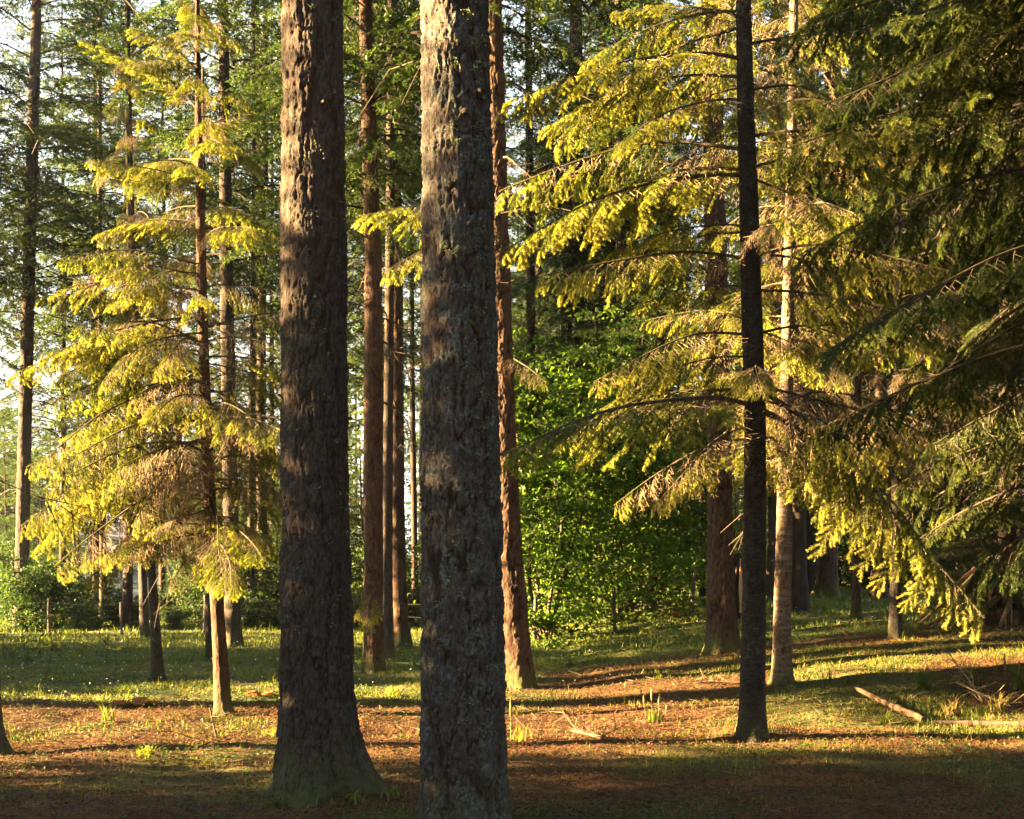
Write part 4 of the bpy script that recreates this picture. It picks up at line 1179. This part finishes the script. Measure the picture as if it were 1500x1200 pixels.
ragged_log('fallen_branch', lift(G(1440, 1035), .04), lift(G(1390, 985), .22), 0.009, M_dead, 'pale bare branch sticking up out of the brush at the right edge', 'branch', 9, 8)
ragged_log('fallen_branch', lift(G(1480, 1040), .03), lift(G(1400, 1018), .12), 0.012, M_dead, 'pale dry branch lying in the lit brush at the right edge', 'branch', 10, 8)
ragged_log('fallen_branch', lift(G(815, 902), .02), lift(G(826, 905), .75), 0.02, M_cut, 'broken branch leaning on the mossy trunk behind the fence', 'branch', 12, 5)

def stump():
    b = G(1083, 905)
    t = root('burnt_stump', b, 'blackened broken stump between the mossy footed trunk and the dark young trunk', 'stump')
    rng = rs(61); n = 22; th = np.arange(n) * 2 * PI / n
    mb = MB(); rows = []
    top = 0.95 + 0.22 * rng.random(n)
    for f in (0, .15, .35, .55, .8, 1):
        r = 0.24 * (1.35 - 0.5 * f ** .5) * (1 + 0.14 * rng.standard_normal(n))
        rows.append(np.stack([r * np.cos(th), r * np.sin(th), f * top - 0.1], 1))
    inner = np.stack([0.11 * np.cos(th), 0.11 * np.sin(th), 0 * th + 0.5], 1); rows.append(inner)
    V = np.concatenate(rows); q = []
    for i in range(len(rows) - 1):
        for j in range(n):
            k = (j + 1) % n; q.append((i * n + j, i * n + k, (i + 1) * n + k, (i + 1) * n + j))
    mb.add(V, None, q); obj('base', mb.mesh('stump', [M_char]), t)
    mb = MB()
    for k in range(5):
        a = rng.random() * 6.28
        tube(mb, [(0.2 * math.cos(a), 0.2 * math.sin(a), 0.1), (0.24 * math.cos(a), 0.24 * math.sin(a), 0.6), (0.21 * math.cos(a), 0.21 * math.sin(a), 1.05 + .1 * rng.random())], [0.04, 0.035, 0.006], 5)
    obj('broken_wood', mb.mesh('broken_wood', [M_cut]), t)
stump()

def root_mound():
    b = G(1478, 915)
    t = root('uprooted_stump', b, 'dark uprooted stump with orange roots at the right edge', 'stump')
    rng = rs(71); mb = MB(); n = 18; m = 10
    u = np.arange(n) * 2 * PI / n; v = np.linspace(0.05, PI / 2, m)
    UU, VV = np.meshgrid(u, v)
    r = 0.5 * (1 + 0.3 * fbm(UU * 1.4, VV * 2, 66, 3)) * (1 + 0.05 * rng.standard_normal(UU.shape))
    V = np.stack([r * np.sin(VV) * np.cos(UU) * 1.1, r * np.sin(VV) * np.sin(UU), r * np.cos(VV) * 1.15 - 0.1], -1).reshape(-1, 3)
    i = np.arange(m - 1)[:, None] * n; j = np.arange(n)[None, :]; k = (j + 1) % n
    mb.add(V, None, np.stack([i + j, i + n + j, i + n + k, i + k], -1).reshape(-1, 4))
    obj('base', mb.mesh('stump', [M_char]), t)
    for k in range(9):
        a = rng.uniform(2.2, 5.6); mb = MB(); s = np.linspace(0, 1, 8)
        L = rng.uniform(0.5, 1.1)
        pts = np.stack([(0.45 + L * s) * math.cos(a) + 0.05 * np.sin(7 * s + k), (0.45 + L * s) * math.sin(a) * 0.7, 0.5 * (1 - s) ** 1.5 * rng.uniform(0.6, 1.6) + 0.06 * np.sin(s * 6)], 1)
        tube(mb, pts, 0.055 * (1 - 0.8 * s), 6); obj('root', mb.mesh('root', [M_log]), t)
root_mound()

# ------------------------------------------------------------------ ferns, weeds, seed heads, flowers
def fern(px, py, n, L, mat, lab, seed, name='fern', cat='fern', up=0.9):
    rng = rs(seed); b = G(px, py)
    t = root(name, b, lab, cat)
    for k in range(n):
        a = k * 2.4 + rng.random(); l = L * rng.uniform(0.7, 1.1); s = np.linspace(0, 1, 9)
        hx = l * 0.75 * s; hz = l * (up * s - (up * 0.75) * s ** 2.2)
        pts = np.stack([math.cos(a) * hx, math.sin(a) * hx, hz], 1)
        mb = MB(); tube(mb, pts, 0.004, 4, 0)
        C, D = [], []
        for q in range(26):
            u = 0.12 + 0.86 * q / 26; p = np.array([np.interp(u, s, pts[:, i]) for i in range(3)])
            for sd in (1, -1):
                C.append(p); D.append(np.array([-math.sin(a) * sd + 0.35 * math.cos(a), math.cos(a) * sd + 0.35 * math.sin(a), -0.1]))
        C = np.array(C); D = np.array(D)
        w = 0.17 * l
        for q0 in range(0, 52, 2):
            leaves(mb, C[q0:q0 + 2], D[q0:q0 + 2], w * math.sin(PI * (0.12 + 0.8 * (1 - q0 / 52))) + 0.01, 0.03 * l + .006, rng, 0)
        obj('frond', mb.mesh('frond', [mat]), t)
    return t
fern(1000, 893, 9, 0.75, M_fern, 'sunlit yellow green fern beside the dark fence post', 1)
fern(940, 908, 7, 0.45, M_fern, 'small bright fern at the foot of the slanting trunk', 2)
fern(200, 1035, 14, 0.30, M_deadfern, 'heap of dead orange bracken at the edge of the meadow', 3, up=0.6)
fern(382, 1022, 9, 0.24, M_deadfern, 'small clump of dry orange bracken beside the big dark trunk', 4, up=0.7)
fern(985, 905, 9, 0.4, M_deadfern, 'reddish dead fern in front of the sunlit green fern', 5, up=0.7)

def tuft(px, py, n, h, lab, seed, mat=None, wide=0.5, name='grass_tuft', blade=0.006, b=None, arch=0.6):
    rng = rs(seed); b = b or G(px, py); mb = MB(); V, Q = [], []
    for k in range(n):
        a = rng.random() * 6.28; l = h * rng.uniform(0.5, 1.1); w = blade * rng.uniform(0.7, 1.3); out = wide * l * rng.uniform(0.1, 1)
        p0 = np.array([rng.normal() * 0.03, rng.normal() * 0.03, 0]); h_ = np.array([math.cos(a), math.sin(a), 0]); sd = np.array([-h_[1], h_[0], 0]) * w
        base = len(V)
        for i, f in enumerate((0, .35, .7, 1)):
            c = p0 + h_ * out * f ** 1.8 + np.array([0, 0, l * (f - arch * 0.5 * f ** 3)])
            V += [c - sd * (1 - f * .9), c + sd * (1 - f * .9)]
            if i: Q.append((base + 2 * i - 2, base + 2 * i - 1, base + 2 * i + 1, base + 2 * i))
    mb.add(V, None, Q); o = obj(name, mb.mesh(name, [mat or M_grass]), None, b)
    return tag(o, lab, 'grass')
tuft(575, 1021, 90, 0.16, 'bright sunlit tuft of grass between the two big trunks', 1, M_fern, 1.0)
tuft(958, 1058, 46, 0.20, 'grass tuft carrying three pale seed spikes in the middle of the clearing', 2, None, 0.7)
tuft(765, 1086, 20, 0.22, 'thin grass tuft just right of the lichened big trunk', 3, None, 0.6)
tuft(600 / 1 + 175, 975, 24, 0.22, 'pale grass tuft right of the reddish leaning trunk', 4, None, 0.4)
tuft(838, 976, 26, 0.26, 'upright grass tuft catching light below the left fence post', 5, None, 0.3)
tuft(1080, 975, 16, 0.28, 'tall thin grass at the foot of the furrowed trunk', 6, M_dry, 0.3)
tuft(160, 1060, 24, 0.26, 'tall pale green grass stalks left of the dead bracken heap', 7, None, 0.5)
tuft(215, 1110, 60, 0.14, 'low green grass tuft in the needles at the left', 8, None, 1.3)
tuft(1215, 1003, 16, 0.30, 'thin tall grass right of the pale lit trunk', 9, None, 0.5)
tuft(1300, 1062, 50, 0.16, 'green grass tuft below the sunlit log', 10, None, 0.9)
tuft(1395, 1050, 34, 0.24, 'dry sunlit grass clump at the right behind the dark log', 11, M_dry, 0.9)
tuft(1460, 1045, 38, 0.26, 'dry sunlit grass clump nearest the right edge', 12, M_dry, 1.0)
tuft(1420, 1005, 70, 0.36, 'tall green grass clump in the brush at the right edge', 13, None, 0.6)
tuft(1350, 1010, 60, 0.28, 'green grass clump just right of the sunlit log tip', 14, None, 0.8)
tuft(405, 1182, 40, 0.10, 'low grass tuft against the left side of the big dark trunk', 16, None, 0.9)
tuft(520, 1176, 46, 0.09, 'low grass tuft on the flared foot of the big dark trunk', 17, None, 1.0)
tuft(574, 1168, 40, 0.12, 'low grass tuft just right of the flared foot of the big dark trunk', 18, None, 0.9)
tuft(1490, 1010, 70, 0.38, 'tall green grass clump cut by the right edge', 15, None, 0.7)

def spikes(px, py, hs, lab, seed, spread=0.05):
    rng = rs(seed); b = G(px, py)
    t = root('plantain', b, lab, 'plant')
    for i, h in enumerate(hs):
        x = (i - (len(hs) - 1) / 2) * spread; mb = MB()
        tube(mb, [(x, 0, 0), (x * 1.1, 0.01, h * .6)], 0.002, 4)
        obj('stem', mb.mesh('stem', [M_grass]), t)
        mb = MB(); tube(mb, [(x * 1.1, 0.01, h * .55), (x * 1.15, 0.01, h * .75), (x * 1.2, 0.01, h)], [0.006, 0.011, 0.004], 7)
        A_ = np.tile([x * 1.1, 0.01, h * .55], (30, 1)); B_ = np.tile([x * 1.2, 0.01, h], (30, 1))
        needles(mb, A_, B_, 4, 0.02, 0.006, rng, 0, 0.6, 0)
        obj('seed_head', mb.mesh('seed_head', [M_dry]), t)
spikes(960, 1052, [0.20, 0.28, 0.21, 0.12], 'cluster of pale upright seed spikes in the middle of the clearing', 1, 0.06)
spikes(748, 1086, [0.36], 'single tall pale stalk against the right side of the lichened trunk', 2)
spikes(895, 968, [0.40], 'single bent pale stalk below the middle fence post', 3)
spikes(1478, 950, [0.42, 0.5], 'pair of tall weed stalks before the uprooted stump', 4, 0.06)
spikes(1483, 1012, [0.36, 0.28], 'orange topped weed stalks at the right edge', 5, 0.12)

def weed(px, py, h, lab, seed, yellow=True):
    rng = rs(seed); b = G(px, py)
    t = root('ragwort', b, lab, 'flower', 'yellow flowers in the meadow')
    mb = MB(); s = np.linspace(0, 1, 5); x = 0.06 * h * np.sin(s * 3 + seed)
    tube(mb, np.stack([x, 0 * s, h * s], 1), 0.004, 4)
    A_, B_ = [], []; C = []
    for k in range(9):
        a = rng.random() * 6.28; q = np.array([x[-1] + 0.09 * math.cos(a), 0.09 * math.sin(a), h + rng.uniform(-0.03, 0.03)]); A_.append([x[-2], 0, h * .82]); B_.append(q); C.append(q)
    sticks(mb, A_, B_, 0.002, 0.0015)
    m = 18; lc = np.stack([np.interp(rng.random(m), s, x), 0 * np.zeros(m), h * rng.random(m)], 1); leaves(mb, lc, rng.standard_normal((m, 3)) * [1, 1, .4], 0.09, 0.025, rng)
    obj('stem', mb.mesh('stem', [M_shrub]), t)
    mb = MB(); C = np.repeat(np.array(C), 9, 0); leaves(mb, C, rng.standard_normal((len(C), 3)) * [1, 1, .25], 0.022, 0.014, rng)
    tag(obj('flower_head', mb.mesh('flower_head', [M_yellow]), t), kind='stuff')
for i, (px, py, h, lab) in enumerate([
        (8, 960, 0.75, 'yellow flowering weed cut by the left edge'), (30, 955, 0.55, 'yellow flowering weed in front of the straight left trunk'),
        (38, 975, 0.62, 'yellow flowering weed just right of the one by the straight trunk'), (57, 965, 0.55, 'yellow flowering weed left of the pale fence post'),
        (84, 960, 0.60, 'yellow flowering weed right of the pale fence post'), (92, 970, 0.62, 'taller yellow weed furthest right of the pale fence post'),
        (74, 985, 0.35, 'short bushy yellow weed nearest the camera in the left meadow'), (156, 975, 0.42, 'yellow weed in the middle of the left meadow'), (168, 990, 0.34, 'short yellow weed left of the leaning meadow trunk'),
        (521, 960, 0.35, 'yellow flowering weed right of the big dark trunk')]):
    weed(px, py, h, lab, 300 + i)

# ------------------------------------------------------------------ grass, litter, ground cover as real geometry
def blades():
    rng = rs(501)
    def scatter(n, d0, d1, pw=1.0):
        d = d0 + (d1 - d0) * rng.random(n) ** pw
        x = (rng.random(n) * 2 - 1) * (0.47 * d + 0.5)
        return x, d
    mb = MB()
    for (n, d0, d1, hh, ww, m) in ((90000, 5.8, 10, 0.024, 0.0045, 0), (130000, 9.5, 17, 0.032, 0.008, 0), (70000, 16, 32, 0.065, 0.015, 0), (36000, 6, 24, 0.042, 0.004, 1)):
        x, y = scatter(n, d0, d1)
        g = grassy(x, y)
        cl = fbm(x * 2.6, y * 2.6, 61, 3)
        keep = rng.random(n) < np.clip(g * (0.70 + 1.6 * cl) + (0.05 if m == 0 else 0.12), 0, 1)
        x = x[keep]; y = y[keep]; cl = cl[keep]; k = len(x)
        z = ground(x, y) - 0.005
        h = hh * (0.45 + 1.1 * rng.random(k)) * (1 + 0.9 * cl) * np.where(rng.random(k) < 0.04, 1.9, 1.0)
        a = rng.random(k) * 2 * PI; le = h * rng.uniform(0.1, 0.9, k)
        dx = np.cos(a); dy = np.sin(a); w = ww * rng.uniform(0.6, 1.2, k)
        b2 = a + PI / 2 + rng.normal(0, .3, k); sx = np.cos(b2) * w / 2; sy = np.sin(b2) * w / 2
        p0 = np.stack([x - sx, y - sy, z], 1); p1 = np.stack([x + sx, y + sy, z], 1)
        mx = x + dx * le * .35; my = y + dy * le * .35; mz = z + h * .62
        p2 = np.stack([mx + sx * .8, my + sy * .8, mz], 1); p3 = np.stack([mx - sx * .8, my - sy * .8, mz], 1)
        p4 = np.stack([x + dx * le, y + dy * le, z + h], 1)
        V = np.stack([p0, p1, p2, p3, p4], 1).reshape(-1, 3)
        i = np.arange(k)[:, None] * 5
        mb.add(V, i + [3, 2, 4], i + [0, 1, 2, 3], m)
    tag(obj('grass', mb.mesh('grass', [M_grass, M_dry])), kind='stuff')
    # needle litter and dead twigs
    mb = MB()
    for (n, d0, d1, l, w) in ((130000, 5.6, 9.5, 0.035, 0.0035), (90000, 9.3, 15, 0.05, 0.006), (30000, 14, 22, 0.07, 0.010)):
        x, y = scatter(n, d0, d1); g = grassy(x, y)
        keep = rng.random(n) < (1.05 - 0.9 * g); x = x[keep]; y = y[keep]; k = len(x)
        z = ground(x, y) + rng.random(k) * 0.028 + 0.004
        a = rng.random(k) * 2 * PI; L = l * rng.uniform(0.5, 1.4, k); t = rng.normal(0, 0.35, k)
        D = np.stack([np.cos(a), np.sin(a), t], 1) * L[:, None]; s = np.stack([-np.sin(a), np.cos(a), rng.normal(0, .4, k)], 1) * (w * rng.uniform(.6, 1.5, k))[:, None] / 2
        C = np.stack([x, y, z], 1)
        V = np.stack([C - D / 2 - s, C - D / 2 + s, C + D / 2], 1).reshape(-1, 3)
        mb.add(V, np.arange(k * 3).reshape(-1, 3), None, 0 if w < 0.005 else 0)
    x, y = scatter(26000, 5.6, 14); k = len(x); C = np.stack([x, y, ground(x, y) + 0.012 + rng.random(k) * 0.012], 1)   # bark flakes and dead leaves
    leaves(mb, C, rng.standard_normal((k, 3)) * [1, 1, .3], 0.022, 0.014, rng, 2)
    x, y = scatter(1500, 6, 20); k = len(x); z = ground(x, y) + 0.015
    a = rng.random(k) * 2 * PI; L = rng.uniform(0.05, 0.28, k)
    A_ = np.stack([x, y, z], 1); B_ = A_ + np.stack([np.cos(a) * L, np.sin(a) * L, rng.random(k) * 0.06], 1)
    sticks(mb, A_, B_, 0.004, 0.002, 1)
    tag(obj('needle_litter', mb.mesh('needle_litter', [M_litter, M_twig, M_flake])), kind='stuff')
    # low broad leaved ground cover, in patches
    mb = MB(); n = 170000
    x, y = scatter(n, 5.6, 21); cl = fbm(x * 1.1, y * 1.6, 71, 4)
    keep = rng.random(n) < np.clip((cl - 0.02) * 2.6, 0, 1) * (0.25 + 0.75 * grassy(x, y)); x = x[keep]; y = y[keep]; k = len(x)
    C = np.stack([x, y, ground(x, y) + 0.01 + rng.random(k) * 0.05], 1)
    D = rng.standard_normal((k, 3)) * [1, 1, .35]
    leaves(mb, C, D, 0.024, 0.018, rng)
    tag(obj('ground_cover', mb.mesh('ground_cover', [M_shrub])), kind='stuff')
    # white daisies scattered through the meadow
    mb = MB(); n = 1000
    x, y = scatter(n, 11.8, 24); keep = (grassy(x, y) > .7) & ((x < 0.5) | (rng.random(n) < .15)) & (fbm(x * .9, y * .9, 90, 2) > -0.15); x = x[keep]; y = y[keep]; k = len(x)
    C = np.stack([x, y, ground(x, y) + 0.05 + rng.random(k) * 0.07], 1); C = np.repeat(C, 5, 0)
    leaves(mb, C, rng.standard_normal((len(C), 3)) * [1, 1, .5], 0.012, 0.010, rng)
    tag(obj('daisies', mb.mesh('daisies', [M_white])), kind='stuff')
blades()

def clump_mound(tree_loc, r, seed):
    pass
tri = sum(len(m.polygons) for m in bpy.data.meshes); print('unique polys', tri)

if 1:
    hm, nt, nd, lk, out = new_mat('haze')
    pv = nt.nodes.new('ShaderNodeVolumePrincipled'); pv.inputs['Density'].default_value = 0.00022; pv.inputs['Color'].default_value = (0.92, 0.95, 1, 1); pv.inputs['Anisotropy'].default_value = 0.3
    lk.new(pv.outputs[0], out.inputs['Volume'])
    tag(obj('haze', boxm('haze', -290, 290, -110, 330, -5, 42, hm)), kind='stuff')

# things that still share a label: tell them apart by their order from left to right
from collections import defaultdict
_same = defaultdict(list)
for o in COL.objects:
    if o.parent is None and o.get('label') and o.get('category'):
        y = max(o.location.y, 0.1)
        if 'outside the photo' in o['label'] or 'viewpoint' in o['label']: continue
        _same[o['label']].append((o.location.x / y, o))
_ORD = ['first', 'second', 'third', 'fourth', 'fifth', 'sixth', 'seventh', 'eighth', 'ninth', 'tenth', 'eleventh', 'twelfth']
for lab, lst in _same.items():
    if 1 < len(lst) <= 12:
        lst.sort(key=lambda a: a[0])
        for k, (_, o) in enumerate(lst):
            o['label'] = lab + (', leftmost there' if k == 0 else ', rightmost there' if k == len(lst) - 1 else ', ' + _ORD[k] + ' from left')
